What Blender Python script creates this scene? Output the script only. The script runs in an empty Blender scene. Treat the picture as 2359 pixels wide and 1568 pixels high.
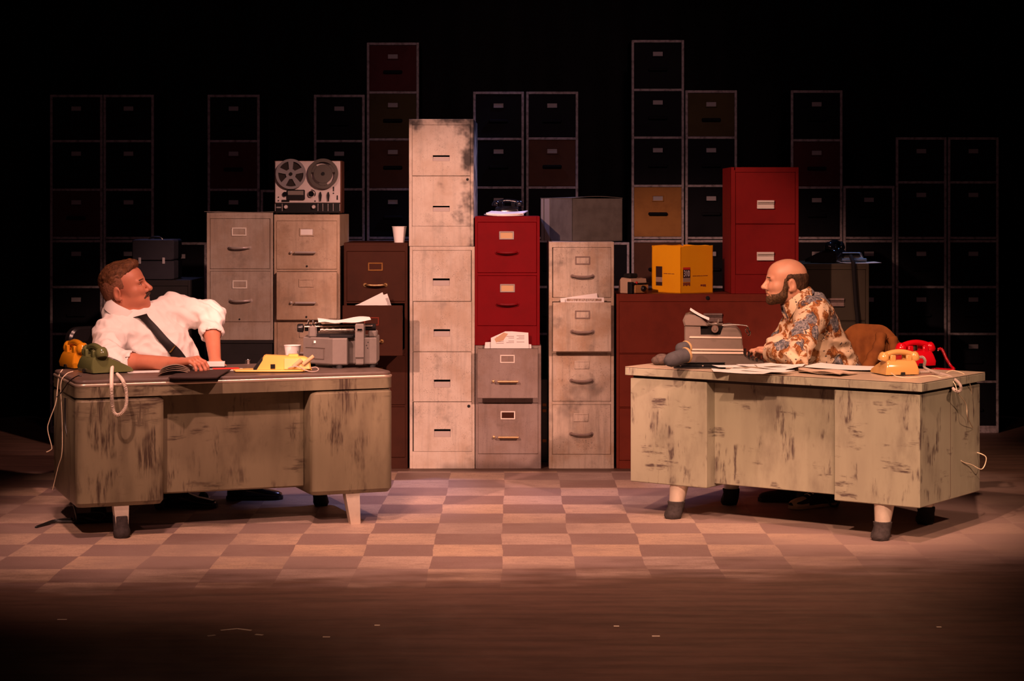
import bpy, math, random
import numpy as np
from mathutils import Vector, Matrix, Euler, noise as mnoise

random.seed(7)
sc = bpy.context.scene
COL = sc.collection

# ---------------------------------------------------------------- camera, world, exposure, lights
CAM_H, FOC = 1.55, 4690.0            # lens height (m); focal length in pixels of the 2359 px wide frame
cam_d = bpy.data.cameras.new('camera')
cam_d.sensor_width = 36.0
cam_d.lens = 36.0 * FOC / 2359.0
cam_d.shift_y = -314.0 / 2359.0
cam_d.clip_end = 100
cam = bpy.data.objects.new('camera', cam_d)
cam.location = (0, 0, CAM_H)
cam.rotation_euler = (math.radians(90), 0, 0)
COL.objects.link(cam)
sc.camera = cam

sc.view_settings.view_transform = 'Standard'
sc.view_settings.look = 'None'
sc.view_settings.exposure = 0.0
sc.view_settings.gamma = 1.0
sc.view_settings.use_curve_mapping = False
sc.cycles.use_denoising = True
sc.cycles.max_bounces = 6
sc.cycles.sample_clamp_indirect = 4.0

world = bpy.data.worlds.new('dark_theatre')
sc.world = world
world.use_nodes = True
world.node_tree.nodes['Background'].inputs[0].default_value = (0.012, 0.006, 0.007, 1)
world.node_tree.nodes['Background'].inputs[1].default_value = 0.35


def spot(name, loc, target, power, color, angle, blend=0.5, radius=0.12, scale=(1, 1)):
    d = bpy.data.lights.new(name, 'SPOT')
    d.energy = power
    d.color = color
    d.spot_size = math.radians(angle)
    d.spot_blend = blend
    d.shadow_soft_size = radius
    o = bpy.data.objects.new(name, d)
    o.location = loc
    o.rotation_euler = (Vector(target) - Vector(loc)).to_track_quat('-Z', 'Y').to_euler()
    o.scale = (scale[0], scale[1], 1)
    COL.objects.link(o)
    return o


WARM = (1.0, 0.48, 0.365)
PINK = (1.0, 0.43, 0.36)
AMBER = (1.0, 0.52, 0.34)
COOL = (0.42, 0.45, 1.0)
# front of house keys, high left and high right, shuttered to the acting area
spot('key_left', (-5.0, 1.0, 6.2), (0.25, 11.5, 0.9), 4900, WARM, 14.6, 0.4)
spot('key_right', (5.0, 1.0, 6.2), (-0.8, 11.6, 0.72), 5600, WARM, 12.6, 0.45)
spot('side_far_right', (4.6, 4.0, 6.0), (1.85, 12.3, 0.8), 420, WARM, 9, 0.6)
spot('key_desk_right', (-2.2, 2.2, 6.6), (1.45, 9.95, 0.68), 3000, AMBER, 14, 0.5)
spot('key_man_right', (0.4, 1.0, 6.6), (1.7, 10.0, 0.62), 2600, AMBER, 13, 0.6)
spot('key_side_right', (5.2, 3.5, 5.2), (2.0, 9.6, 0.45), 1300, AMBER, 12, 0.6)
spot('key_man_left', (2.4, 4.6, 6.2), (-1.75, 10.25, 0.95), 1750, (1.0, 0.45, 0.37), 14, 0.6)
spot('key_desk_left', (-1.6, 1.5, 6.4), (-1.55, 9.75, 0.4), 2300, WARM, 14, 0.6)
# stage floor pools from overhead
spot('floor_pool_left', (-1.5, 7.0, 6.5), (-1.1, 9.55, 0), 1130, WARM, 38, 0.8, 0.3)
spot('floor_pool_right', (1.4, 7.0, 6.5), (0.6, 9.55, 0), 1120, WARM, 35, 0.8, 0.3)
# dim apron wash
spot('apron_wash', (1.2, -1, 6.8), (0.45, 8.2, 0), 5200, (1.0, 0.49, 0.35), 17, 1.0, 0.4)
# cool back light from the overhead pipe behind the cabinets
spot('back_cool_right', (1.9, 13.1, 4.9), (-0.2, 12.45, 1.5), 520, COOL, 15, 0.6, 0.1, (3.4, 1))
spot('back_cool_left', (-1.6, 13.1, 4.9), (0.2, 12.45, 1.4), 240, COOL, 15, 0.6, 0.1, (3.4, 1))
spot('back_cool_far', (2.9, 13.2, 4.6), (1.95, 12.6, 1.2), 150, (0.3, 0.5, 1.0), 16, 0.7, 0.1, (2.2, 1))
spot('back_cool_case', (-2.3, 13.4, 4.4), (-2.15, 12.35, 1.25), 130, COOL, 13, 0.6, 0.1)
# weak spill on the rear row
spot('rear_wash', (0.0, 6.0, 6.3), (0.0, 13.8, 1.3), 150, (1.0, 0.42, 0.46), 52, 1.0, 0.4)
spot('rear_spill', (0.9, 5.5, 6.0), (0.35, 13.8, 1.9), 420, (1.0, 0.52, 0.5), 24, 1.0, 0.3)


# ---------------------------------------------------------------- helpers
def P(px, py, Y):
    return Vector(((px - 1179.5) * Y / FOC, Y, CAM_H - (py - 470) * Y / FOC))


def D(px, py, z):
    """point on the horizontal plane z seen at picture position px, py"""
    Y = (CAM_H - z) * FOC / (py - 470)
    return Vector(((px - 1179.5) * Y / FOC, Y, z))


class MB:
    def __init__(s):
        s.v, s.f, s.mi = [], [], []
        s.cur = 0

    def add(s, vs, fs, M=None):
        b = len(s.v)
        for p in vs:
            p = Vector(p)
            s.v.append(M @ p if M else p)
        for f in fs:
            s.f.append([b + i for i in f])
            s.mi.append(s.cur)
        return s

    def box(s, x0, x1, y0, y1, z0, z1, c=0.0, M=None):
        if x1 < x0: x0, x1 = x1, x0
        if y1 < y0: y0, y1 = y1, y0
        if z1 < z0: z0, z1 = z1, z0
        c = min(c, (x1 - x0) * .45, (y1 - y0) * .45, (z1 - z0) * .45)
        if c <= 0:
            vs = [(x, y, z) for x in (x0, x1) for y in (y0, y1) for z in (z0, z1)]
            fs = [(0, 1, 3, 2), (4, 6, 7, 5), (0, 4, 5, 1), (2, 3, 7, 6), (0, 2, 6, 4), (1, 5, 7, 3)]
            return s.add(vs, fs, M)
        X, Y, Z = (x0, x1), (y0, y1), (z0, z1)
        vs, idx = [], {}
        for i in (0, 1):
            for j in (0, 1):
                for k in (0, 1):
                    dx, dy, dz = c * (1 - 2 * i), c * (1 - 2 * j), c * (1 - 2 * k)
                    idx[i, j, k, 0] = len(vs); vs.append((X[i], Y[j] + dy, Z[k] + dz))
                    idx[i, j, k, 1] = len(vs); vs.append((X[i] + dx, Y[j], Z[k] + dz))
                    idx[i, j, k, 2] = len(vs); vs.append((X[i] + dx, Y[j] + dy, Z[k]))
        fs = []
        cyc = ((0, 0), (0, 1), (1, 1), (1, 0))
        for i in (0, 1):
            fs.append([idx[i, a, b, 0] for a, b in (cyc if i else cyc[::-1])])
            fs.append([idx[a, i, b, 1] for a, b in (cyc[::-1] if i else cyc)])
            fs.append([idx[a, b, i, 2] for a, b in (cyc[::-1] if not i else cyc)][::-1] if False else [idx[a, b, i, 2] for a, b in ((0, 0), (1, 0), (1, 1), (0, 1))][::(1 if i else -1)])
        for a in (0, 1):
            for b in (0, 1):
                fs.append([idx[0, a, b, 1], idx[1, a, b, 1], idx[1, a, b, 2], idx[0, a, b, 2]])
                fs.append([idx[a, 0, b, 0], idx[a, 1, b, 0], idx[a, 1, b, 2], idx[a, 0, b, 2]])
                fs.append([idx[a, b, 0, 0], idx[a, b, 1, 0], idx[a, b, 1, 1], idx[a, b, 0, 1]])
                for k in (0, 1):
                    fs.append([idx[a, b, k, 0], idx[a, b, k, 1], idx[a, b, k, 2]])
        return s.add(vs, fs, M)

    def loft(s, rings, closed=True, caps=True, M=None):
        n = len(rings[0])
        vs = [p for r in rings for p in r]
        fs = []
        for a in range(len(rings) - 1):
            for i in range(n if closed else n - 1):
                j = (i + 1) % n
                fs.append((a * n + i, a * n + j, (a + 1) * n + j, (a + 1) * n + i))
        if caps and closed:
            fs.append(list(range(n))[::-1])
            fs.append([(len(rings) - 1) * n + i for i in range(n)])
        return s.add(vs, fs, M)

    def prism(s, poly, a0, a1, axis='z', c=0.0, M=None):
        """extrude a 2-D outline; c pulls the two end outlines in for a chamfer"""
        cx = sum(p[0] for p in poly) / len(poly); cy = sum(p[1] for p in poly) / len(poly)

        def put(p, a):
            return (p[0], p[1], a) if axis == 'z' else ((p[0], a, p[1]) if axis == 'y' else (a, p[0], p[1]))

        def shr(c):
            out = []
            for x, y in poly:
                L = math.hypot(x - cx, y - cy) or 1
                out.append((x - (x - cx) / L * c, y - (y - cy) / L * c))
            return out
        if c > 0:
            sg = 1 if a1 > a0 else -1
            q = shr(c)
            rings = [[put(p, a0) for p in q], [put(p, a0 + sg * c) for p in poly], [put(p, a1 - sg * c) for p in poly], [put(p, a1) for p in q]]
        else:
            rings = [[put(p, a0) for p in poly], [put(p, a1) for p in poly]]
        return s.loft(rings, M=M)

    def tube(s, pts, r, n=8, closed=False, M=None):
        pts = [Vector(p) for p in pts]
        m = len(pts)
        rr = r if isinstance(r, (list, tuple)) else [r] * m
        t0 = (pts[1] - pts[0]).normalized()
        up = Vector((0, 0, 1)) if abs(t0.z) < .9 else Vector((1, 0, 0))
        nrm = (up - t0 * up.dot(t0)).normalized()
        rings = []
        for i in range(m):
            a = pts[i - 1] if i > 0 else (pts[-1] if closed else pts[0])
            b = pts[i + 1] if i < m - 1 else (pts[0] if closed else pts[-1])
            t = (b - a)
            t = t.normalized() if t.length > 1e-9 else t0
            nrm = nrm - t * nrm.dot(t)
            nrm = nrm.normalized() if nrm.length > 1e-9 else t.orthogonal().normalized()
            bn = t.cross(nrm)
            rings.append([pts[i] + (nrm * math.cos(2 * math.pi * k / n) + bn * math.sin(2 * math.pi * k / n)) * rr[i] for k in range(n)])
        if closed:
            rings.append(rings[0])
        return s.loft(rings, caps=not closed, M=M)

    def lathe(s, prof, n=24, c=(0, 0, 0), axis='z', M=None):
        rings = []
        for r, h in prof:
            ring = []
            for k in range(n):
                a = 2 * math.pi * k / n
                x, y = max(r, 1e-5) * math.cos(a), max(r, 1e-5) * math.sin(a)
                p = (x, y, h) if axis == 'z' else ((x, h, y) if axis == 'y' else (h, x, y))
                ring.append((p[0] + c[0], p[1] + c[1], p[2] + c[2]))
            rings.append(ring)
        return s.loft(rings, M=M)

    def ball(s, c, r, nu=16, nv=10, M=None):
        if not isinstance(r, (list, tuple)): r = (r, r, r)
        rings = []
        for i in range(nv + 1):
            a = math.pi * i / nv
            rings.append([(c[0] + r[0] * max(math.sin(a), 1e-4) * math.cos(2 * math.pi * k / nu), c[1] + r[1] * max(math.sin(a), 1e-4) * math.sin(2 * math.pi * k / nu), c[2] - r[2] * math.cos(a)) for k in range(nu)])
        return s.loft(rings, M=M)

    def grid(s, fn, nu, nv, thick=None, M=None):
        """surface fn(u,v); with a thickness it gets a back and edges"""
        vs = [Vector(fn(i / nu, j / nv)) for i in range(nu + 1) for j in range(nv + 1)]
        fs = []
        w = nv + 1
        for i in range(nu):
            for j in range(nv):
                fs.append((i * w + j, (i + 1) * w + j, (i + 1) * w + j + 1, i * w + j + 1))
        if thick is None:
            return s.add(vs, fs, M)
        n = len(vs)
        t = Vector(thick)
        vs2 = vs + [v + t for v in vs]
        fs2 = fs + [tuple(n + k for k in f[::-1]) for f in fs]
        edge = [i * w for i in range(nu + 1)] + [nu * w + j for j in range(1, nv + 1)] + [i * w + nv for i in range(nu - 1, -1, -1)] + [j for j in range(nv - 1, 0, -1)]
        for a, b in zip(edge, edge[1:] + edge[:1]):
            fs2.append((a, n + a, n + b, b))
        return s.add(vs2, fs2, M)

    def build(s, name, mats, parent=None, smooth=30, loc=None):
        me = bpy.data.meshes.new(name)
        me.from_pydata([tuple(v) for v in s.v], [], s.f)
        mats = mats if isinstance(mats, (list, tuple)) else [mats]
        for m in mats: me.materials.append(m)
        me.polygons.foreach_set('material_index', s.mi)
        fix_normals(me)
        if smooth:
            me.shade_smooth()
            me.set_sharp_from_angle(angle=math.radians(smooth))
        o = bpy.data.objects.new(name, me)
        COL.objects.link(o)
        if parent: o.parent = parent
        if loc is not None: o.location = loc
        return o


def fix_normals(me):
    import bmesh
    bm = bmesh.new()
    bm.from_mesh(me)
    bmesh.ops.recalc_face_normals(bm, faces=bm.faces)
    bm.to_mesh(me)
    bm.free()


def rrect(w, h, r, n=4, cx=0, cy=0):
    pts = []
    for sx, sy, a0 in ((1, 1, 0), (-1, 1, 90), (-1, -1, 180), (1, -1, 270)):
        for k in range(n + 1):
            a = math.radians(a0 + 90 * k / n)
            pts.append((cx + sx * (w / 2 - r) + r * math.cos(a), cy + sy * (h / 2 - r) + r * math.sin(a)))
    return pts


def smooth_path(pts, n=8):
    pts = [Vector(p) for p in pts]
    out = []
    for i in range(len(pts) - 1):
        p0 = pts[max(i - 1, 0)]; p1 = pts[i]; p2 = pts[i + 1]; p3 = pts[min(i + 2, len(pts) - 1)]
        for k in range(n):
            t = k / n
            out.append(.5 * ((2 * p1) + (p2 - p0) * t + (2 * p0 - 5 * p1 + 4 * p2 - p3) * t * t + (3 * p1 - p0 - 3 * p2 + p3) * t ** 3))
    out.append(pts[-1])
    return out


def coil(path, R, r, pitch, n=6, per=10):
    """helix along a path, returns tube points"""
    path = [Vector(p) for p in path]
    L = [0]
    for a, b in zip(path, path[1:]): L.append(L[-1] + (b - a).length)
    N = int(L[-1] / pitch * per)
    out = []
    nrm = None
    j = 0
    for i in range(N + 1):
        s_ = L[-1] * i / N
        while j < len(L) - 2 and L[j + 1] < s_: j += 1
        f = (s_ - L[j]) / max(L[j + 1] - L[j], 1e-9)
        p = path[j].lerp(path[j + 1], min(max(f, 0), 1))
        t = (path[j + 1] - path[j]).normalized()
        if nrm is None: nrm = t.orthogonal().normalized()
        nrm = (nrm - t * nrm.dot(t)).normalized()
        bn = t.cross(nrm)
        a = 2 * math.pi * i / per
        out.append(p + (nrm * math.cos(a) + bn * math.sin(a)) * R)
    return out


def thing(name, label, cat, loc=(0, 0, 0), rotz=0.0, group=None):
    o = bpy.data.objects.new(name, None)
    o.empty_display_size = 0.1
    o.location = loc
    o.rotation_euler = (0, 0, rotz)
    o['label'] = label
    o['category'] = cat
    if group: o['group'] = group
    COL.objects.link(o)
    return o


def tag(o, label, cat, group=None):
    o['label'] = label
    o['category'] = cat
    if group: o['group'] = group
    return o


def structure(o):
    o['kind'] = 'structure'
    return o


# ---------------------------------------------------------------- materials
def nt(name):
    m = bpy.data.materials.new(name)
    m.use_nodes = True
    t = m.node_tree
    return m, t, t.nodes['Principled BSDF']


def rgba(c): return (c[0], c[1], c[2], 1)


def plain(name, col, rough=0.5, metal=0.0, spec=0.5, emit=None, coat=0.0):
    m, t, b = nt(name)
    b.inputs['Base Color'].default_value = rgba(col)
    b.inputs['Roughness'].default_value = rough
    b.inputs['Metallic'].default_value = metal
    b.inputs['Specular IOR Level'].default_value = spec
    b.inputs['Coat Weight'].default_value = coat
    return m


def coords(t, scale=(1, 1, 1), loc=(0, 0, 0)):
    tc = t.nodes.new('ShaderNodeTexCoord')
    mp = t.nodes.new('ShaderNodeMapping')
    mp.inputs['Scale'].default_value = scale
    mp.inputs['Location'].default_value = loc
    t.links.new(tc.outputs['Object'], mp.inputs['Vector'])
    return mp.outputs['Vector']


def nz(t, vec, scale, detail=3.0, rough=0.55, dist=0.0):
    n = t.nodes.new('ShaderNodeTexNoise')
    n.inputs['Scale'].default_value = scale
    n.inputs['Detail'].default_value = detail
    n.inputs['Roughness'].default_value = rough
    n.inputs['Distortion'].default_value = dist
    t.links.new(vec, n.inputs['Vector'])
    return n.outputs['Fac']


def ramp(t, fac, a, b):
    """smooth step from a to b"""
    r = t.nodes.new('ShaderNodeMapRange')
    r.interpolation_type = 'SMOOTHSTEP'
    r.inputs['From Min'].default_value = a
    r.inputs['From Max'].default_value = b
    t.links.new(fac, r.inputs['Value'])
    return r.outputs['Result']


def op(t, o, a, b=None):
    n = t.nodes.new('ShaderNodeMath')
    n.operation = o
    for i, x in enumerate((a, b)):
        if x is None: continue
        if isinstance(x, (int, float)): n.inputs[i].default_value = x
        else: t.links.new(x, n.inputs[i])
    return n.outputs[0]


def mixc(t, fac, a, b):
    n = t.nodes.new('ShaderNodeMix')
    n.data_type = 'RGBA'
    if isinstance(fac, (int, float)): n.inputs[0].default_value = fac
    else: t.links.new(fac, n.inputs[0])
    for i, x in ((6, a), (7, b)):
        if isinstance(x, (tuple, list)): n.inputs[i].default_value = rgba(x)
        else: t.links.new(x, n.inputs[i])
    return n.outputs[2]


def bump(t, b, h, strength, dist=0.002):
    n = t.nodes.new('ShaderNodeBump')
    n.inputs['Strength'].default_value = strength
    n.inputs['Distance'].default_value = dist
    t.links.new(h, n.inputs['Height'])
    t.links.new(n.outputs['Normal'], b.inputs['Normal'])


def painted(name, col, dark=None, rough=0.45, mottle=0.35, speck=0.0, blotch=0.0, scale=1.0, seed=0.0, metal=0.0, spec=0.22, dark_top_right=False, grime=0.0):
    """painted steel: mottled colour, optional fine specks and sooty blotches"""
    m, t, b = nt(name)
    dark = dark or tuple(c * 0.55 for c in col)
    v = coords(t, loc=(seed, seed * 1.7, seed * .6))
    c = mixc(t, op(t, 'MULTIPLY', ramp(t, nz(t, v, 9 * scale, 5, .65), .4, .75), mottle), col, dark)
    if grime:                                        # handled, streaked and yellowed steel
        c = mixc(t, op(t, 'MULTIPLY', ramp(t, nz(t, v, 3.4, 5, .65), .42, .66), grime), c, tuple(x * y for x, y in zip(col, (.66, .52, .40))))
        c = mixc(t, op(t, 'MULTIPLY', ramp(t, nz(t, coords(t, (26, 26, 2.2), (seed, 0, seed)), 1.0, 5, .7), .46, .72), grime * .8), c, tuple(x * .5 for x in col))
        c = mixc(t, op(t, 'MULTIPLY', ramp(t, nz(t, v, 6.5, 4, .7), .54, .74), grime), c, tuple(x * .42 for x in col))
    if speck:
        c = mixc(t, op(t, 'MULTIPLY', op(t, 'MULTIPLY', ramp(t, nz(t, v, 190 * scale, 2), .6, .7), ramp(t, nz(t, v, 12 * scale, 2), .35, .7)), speck), c, tuple(x * .25 for x in col))
    if dark_top_right:                                   # noisy darkening along the top edge and down the right side
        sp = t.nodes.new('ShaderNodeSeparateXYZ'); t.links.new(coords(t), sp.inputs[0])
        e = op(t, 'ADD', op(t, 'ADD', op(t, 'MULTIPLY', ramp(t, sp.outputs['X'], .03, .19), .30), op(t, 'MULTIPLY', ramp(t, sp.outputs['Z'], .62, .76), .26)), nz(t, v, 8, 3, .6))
        c = mixc(t, op(t, 'MULTIPLY', ramp(t, e, .64, .92), blotch), c, (.035, .032, .032))
    elif blotch:
        c = mixc(t, op(t, 'MULTIPLY', ramp(t, nz(t, v, 5.5 * scale, 3, .6), .56, .74), blotch), c, (.05, .045, .045))
    t.links.new(c, b.inputs['Base Color'])
    b.inputs['Roughness'].default_value = rough
    b.inputs['Metallic'].default_value = metal
    b.inputs['Specular IOR Level'].default_value = spec
    bump(t, b, nz(t, v, 220, 2), .06)
    return m


def scuffed(name, col, dark, rough=0.4, amount=0.85, seed=0.0, thr=(.55, .68), big=1.0, grain=.3):
    """desk steel with brushed vertical and horizontal scuffs"""
    m, t, b = nt(name)
    k = 1.0 / big
    v1 = coords(t, (15 * k, 15 * k, 3.2 * k), (seed, seed, seed))
    v2 = coords(t, (3.4 * k, 3.4 * k, 17 * k), (seed, 2 * seed, seed))
    v3 = coords(t, (1, 1, 1), (seed * 3, seed, 2 * seed))
    fine = nz(t, coords(t, (60, 60, 7), (seed, 0, 0)), 1.0, 3, .6)
    a = op(t, 'MULTIPLY', ramp(t, op(t, 'ADD', nz(t, v1, 1.0, 5, .7), op(t, 'MULTIPLY', op(t, 'SUBTRACT', fine, .5), .25)), .50, .63), ramp(t, nz(t, v3, 5.2 * k, 3, .6), thr[0], thr[1]))
    h = op(t, 'MULTIPLY', ramp(t, nz(t, v2, 1.0, 5, .7), .53, .64), ramp(t, nz(t, v3, 6.5 * k, 3, .6), thr[0] + .02, thr[1] + .03))
    a = op(t, 'MULTIPLY', a, ramp(t, nz(t, coords(t, (85, 85, 6), (seed, 0, 0)), 1.0, 3, .6), .34, .56))
    h = op(t, 'MULTIPLY', h, ramp(t, nz(t, coords(t, (7, 7, 95), (seed, 0, 0)), 1.0, 3, .6), .34, .56))
    f = op(t, 'MULTIPLY', op(t, 'MAXIMUM', a, h), amount)
    soft = mixc(t, op(t, 'MULTIPLY', ramp(t, nz(t, v1, .45, 4), .40, .74), grain), col, dark)
    soft = mixc(t, op(t, 'MULTIPLY', ramp(t, nz(t, coords(t, (5, 5, 2), (seed, 1, 0)), 1.0, 5, .65), .48, .74), .45), soft, dark)
    t.links.new(mixc(t, f, soft, dark), b.inputs['Base Color'])
    b.inputs['Roughness'].default_value = rough
    b.inputs['Specular IOR Level'].default_value = .35
    return m


def cloth(name, col, dark=None, scale=30, rough=.9, mottle=.25, weave=True):
    m, t, b = nt(name)
    v = coords(t)
    dark = dark or tuple(c * .6 for c in col)
    t.links.new(mixc(t, op(t, 'MULTIPLY', ramp(t, nz(t, v, scale, 4), .35, .7), mottle), col, dark), b.inputs['Base Color'])
    b.inputs['Roughness'].default_value = rough
    b.inputs['Specular IOR Level'].default_value = .2
    if weave: bump(t, b, nz(t, v, 600, 1), .15, .001)
    return m


M = {}
M['steel'] = plain('bright_steel', (.55, .49, .45), .28, .45)
M['brass'] = plain('brass', (.75, .52, .25), .3, 1.0)
M['black_plastic'] = plain('black_plastic', (.012, .012, .013), .3)
M['black_matte'] = plain('black_matte', (.012, .011, .011), .8, spec=.2)
M['dark_void'] = plain('dark_interior', (.006, .005, .005), .9, spec=.1)
M['rubber'] = plain('rubber', (.02, .02, .02), .7)
M['paper'] = cloth('white_paper', (.82, .8, .77), (.7, .68, .66), 20, .9, .2, False)
M['card'] = plain('label_card', (.7, .66, .58), .85)
M['card_amber'] = plain('amber_label_card', (.55, .36, .19), .85)
M['ink'] = plain('print_ink', (.08, .06, .06), .85)
M['ink_grey'] = plain('grey_print', (.33, .28, .27), .85)
M['cream'] = painted('cream_speckled_paint', (.60, .54, .46), (.46, .37, .29), .42, .5, .85, 0.0, 1, 1.3, grime=.55)
M['cream_dark_top'] = painted('cream_paint_dark_top', (.60, .54, .46), (.46, .37, .29), .42, .5, .7, .95, 1, 5.35, dark_top_right=True, grime=.4)
M['putty'] = painted('cream_worn_paint', (.56, .48, .38), (.36, .29, .22), .4, .6, .7, .5, .75, 3.1, grime=.8)
M['beige'] = painted('grey_beige_paint', (.40, .345, .29), (.3, .25, .2), .4, .5, .55, 0, 1, 2.2, grime=.5)
M['tan'] = painted('tan_paint', (.49, .38, .28), (.34, .25, .17), .4, .6, .6, 0, 1, 4.4, grime=.5)
M['brown'] = painted('brown_paint', (.050, .016, .009), (.03, .011, .007), .45, .6, .0, 0, 1, 6.1, spec=.12)
M['red'] = painted('bright_red_paint', (.17, .002, .005), (.12, .002, .004), .33, .5, .0, 0, 1, 7.7, spec=.25)
M['red_dull'] = painted('dull_red_paint', (.20, .011, .010), (.15, .009, .009), .45, .6, .0, 0, 1, 8.7, spec=.12)
M['oxide'] = painted('red_brown_paint', (.17, .030, .016), (.11, .02, .012), .45, .6, .0, 0, 1, 9.7, spec=.12)
M['gray'] = painted('warm_grey_paint', (.29, .235, .21), (.21, .165, .145), .4, .5, .5, 0, 1, 10.1, grime=.55)
M['olive'] = painted('dark_olive_paint', (.055, .045, .028), (.04, .032, .02), .5, .5, 0, 0, 1, 11.1)
M['slate'] = painted('slate_dark_paint', (.022, .02, .021), (.013, .013, .013), .5, .5, .3, 0, 1, 12.1)
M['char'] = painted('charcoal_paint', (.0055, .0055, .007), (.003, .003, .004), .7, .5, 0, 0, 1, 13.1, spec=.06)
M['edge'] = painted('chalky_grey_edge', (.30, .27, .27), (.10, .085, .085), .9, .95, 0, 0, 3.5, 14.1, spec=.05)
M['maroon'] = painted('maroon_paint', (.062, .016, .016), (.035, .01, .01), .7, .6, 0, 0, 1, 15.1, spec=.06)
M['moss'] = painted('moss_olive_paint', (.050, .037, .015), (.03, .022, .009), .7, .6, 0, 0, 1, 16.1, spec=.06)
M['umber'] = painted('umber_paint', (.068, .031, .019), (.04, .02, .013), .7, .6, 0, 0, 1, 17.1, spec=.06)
M['ochre'] = painted('ochre_paint', (.25, .12, .035), (.16, .07, .022), .7, .6, 0, 0, 1, 18.1, spec=.06)
# ---------------------------------------------------------------- stage floor and drapes
def floor_material():
    m, t, b = nt('painted_stage_floor')
    tc = t.nodes.new('ShaderNodeTexCoord')
    sep = t.nodes.new('ShaderNodeSeparateXYZ')
    t.links.new(tc.outputs['Object'], sep.inputs[0])
    v = coords(t)
    wob = op(t, 'MULTIPLY', op(t, 'SUBTRACT', nz(t, v, 1.3, 2), .5), .05)
    S = .3104
    u = op(t, 'DIVIDE', op(t, 'ADD', op(t, 'ADD', sep.outputs['X'], .0445), wob), S)
    w = op(t, 'DIVIDE', op(t, 'SUBTRACT', op(t, 'ADD', sep.outputs['Y'], op(t, 'MULTIPLY', wob, .5)), 9.273), S)
    fu, fw = op(t, 'FLOOR', u), op(t, 'FLOOR', w)
    par = op(t, 'MODULO', op(t, 'ADD', op(t, 'ADD', fu, fw), 100.0), 2.0)      # 0 / 1
    cmb = t.nodes.new('ShaderNodeCombineXYZ')
    t.links.new(fu, cmb.inputs[0]); t.links.new(fw, cmb.inputs[1])
    wn = t.nodes.new('ShaderNodeTexWhiteNoise')
    t.links.new(cmb.outputs[0], wn.inputs['Vector'])
    rnd = wn.outputs['Value']
    light = mixc(t, rnd, (.58, .42, .29), (.50, .39, .335))
    dark = mixc(t, rnd, (.225, .148, .128), (.29, .205, .185))
    c = mixc(t, op(t, 'GREATER_THAN', par, .5), light, dark)
    vs = coords(t, (4.0, 9, 1))
    c = mixc(t, op(t, 'MULTIPLY', ramp(t, nz(t, vs, 3.0, 6, .7, .6), .42, .70), .55), c, (.27, .19, .165))
    c = mixc(t, op(t, 'MULTIPLY', ramp(t, nz(t, v, 95, 4, .75), .46, .68), .5), c, (.19, .13, .11))
    c = mixc(t, op(t, 'MULTIPLY', ramp(t, nz(t, v, 130, 3, .7), .56, .7), .3), c, (.62, .47, .36))
    c = mixc(t, op(t, 'MULTIPLY', ramp(t, nz(t, v, 1.1, 5, .65), .42, .66), .7), c, (.31, .23, .2))
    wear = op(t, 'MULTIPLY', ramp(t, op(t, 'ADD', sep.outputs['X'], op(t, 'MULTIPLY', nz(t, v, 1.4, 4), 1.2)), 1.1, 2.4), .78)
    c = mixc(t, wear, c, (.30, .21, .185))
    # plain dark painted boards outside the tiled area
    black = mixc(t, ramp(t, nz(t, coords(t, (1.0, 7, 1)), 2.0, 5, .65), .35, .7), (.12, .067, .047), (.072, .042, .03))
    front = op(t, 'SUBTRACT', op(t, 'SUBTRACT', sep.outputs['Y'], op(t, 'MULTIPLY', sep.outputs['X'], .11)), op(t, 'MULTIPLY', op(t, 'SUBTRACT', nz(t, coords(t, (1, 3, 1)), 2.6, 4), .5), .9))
    inside = op(t, 'MULTIPLY', ramp(t, front, 8.2, 8.95), ramp(t, sep.outputs['Y'], 11.86, 11.76))  # the wide soft front edge also paints in the cut of the stage light
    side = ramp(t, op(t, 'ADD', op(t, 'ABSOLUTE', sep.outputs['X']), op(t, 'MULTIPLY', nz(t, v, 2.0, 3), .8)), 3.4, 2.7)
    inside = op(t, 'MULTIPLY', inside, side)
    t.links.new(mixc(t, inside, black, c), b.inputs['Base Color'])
    rr = t.nodes.new('ShaderNodeMapRange')
    rr.inputs['To Min'].default_value = .42; rr.inputs['To Max'].default_value = .7
    t.links.new(nz(t, v, 7, 4), rr.inputs['Value'])
    t.links.new(rr.outputs[0], b.inputs['Roughness'])
    b.inputs['Specular IOR Level'].default_value = .3
    return m


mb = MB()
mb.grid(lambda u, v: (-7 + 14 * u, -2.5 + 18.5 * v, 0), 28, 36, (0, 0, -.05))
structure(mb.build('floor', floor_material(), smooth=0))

drape = cloth('black_velour_drape', (.006, .0055, .006), (.003, .003, .003), 6, 1.0, .5, False)
mb = MB()
mb.grid(lambda u, v: (-6.2 + 12.4 * u, 14.75 + .06 * math.sin(u * 210) + .03 * math.sin(u * 97 + 1), 6.5 * v + .01), 420, 3, (0, .02, 0))
structure(mb.build('wall_back', drape, smooth=60))
for nm, sx in (('wall_left', -1), ('wall_right', 1)):
    mb = MB()
    mb.grid(lambda u, v: (sx * (4.75 + .05 * math.sin(u * 120)), 9.5 + 5.1 * u, 6.5 * v + .01), 200, 3, (.02 * sx, 0, 0))
    structure(mb.build(nm, drape, smooth=60))

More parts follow.
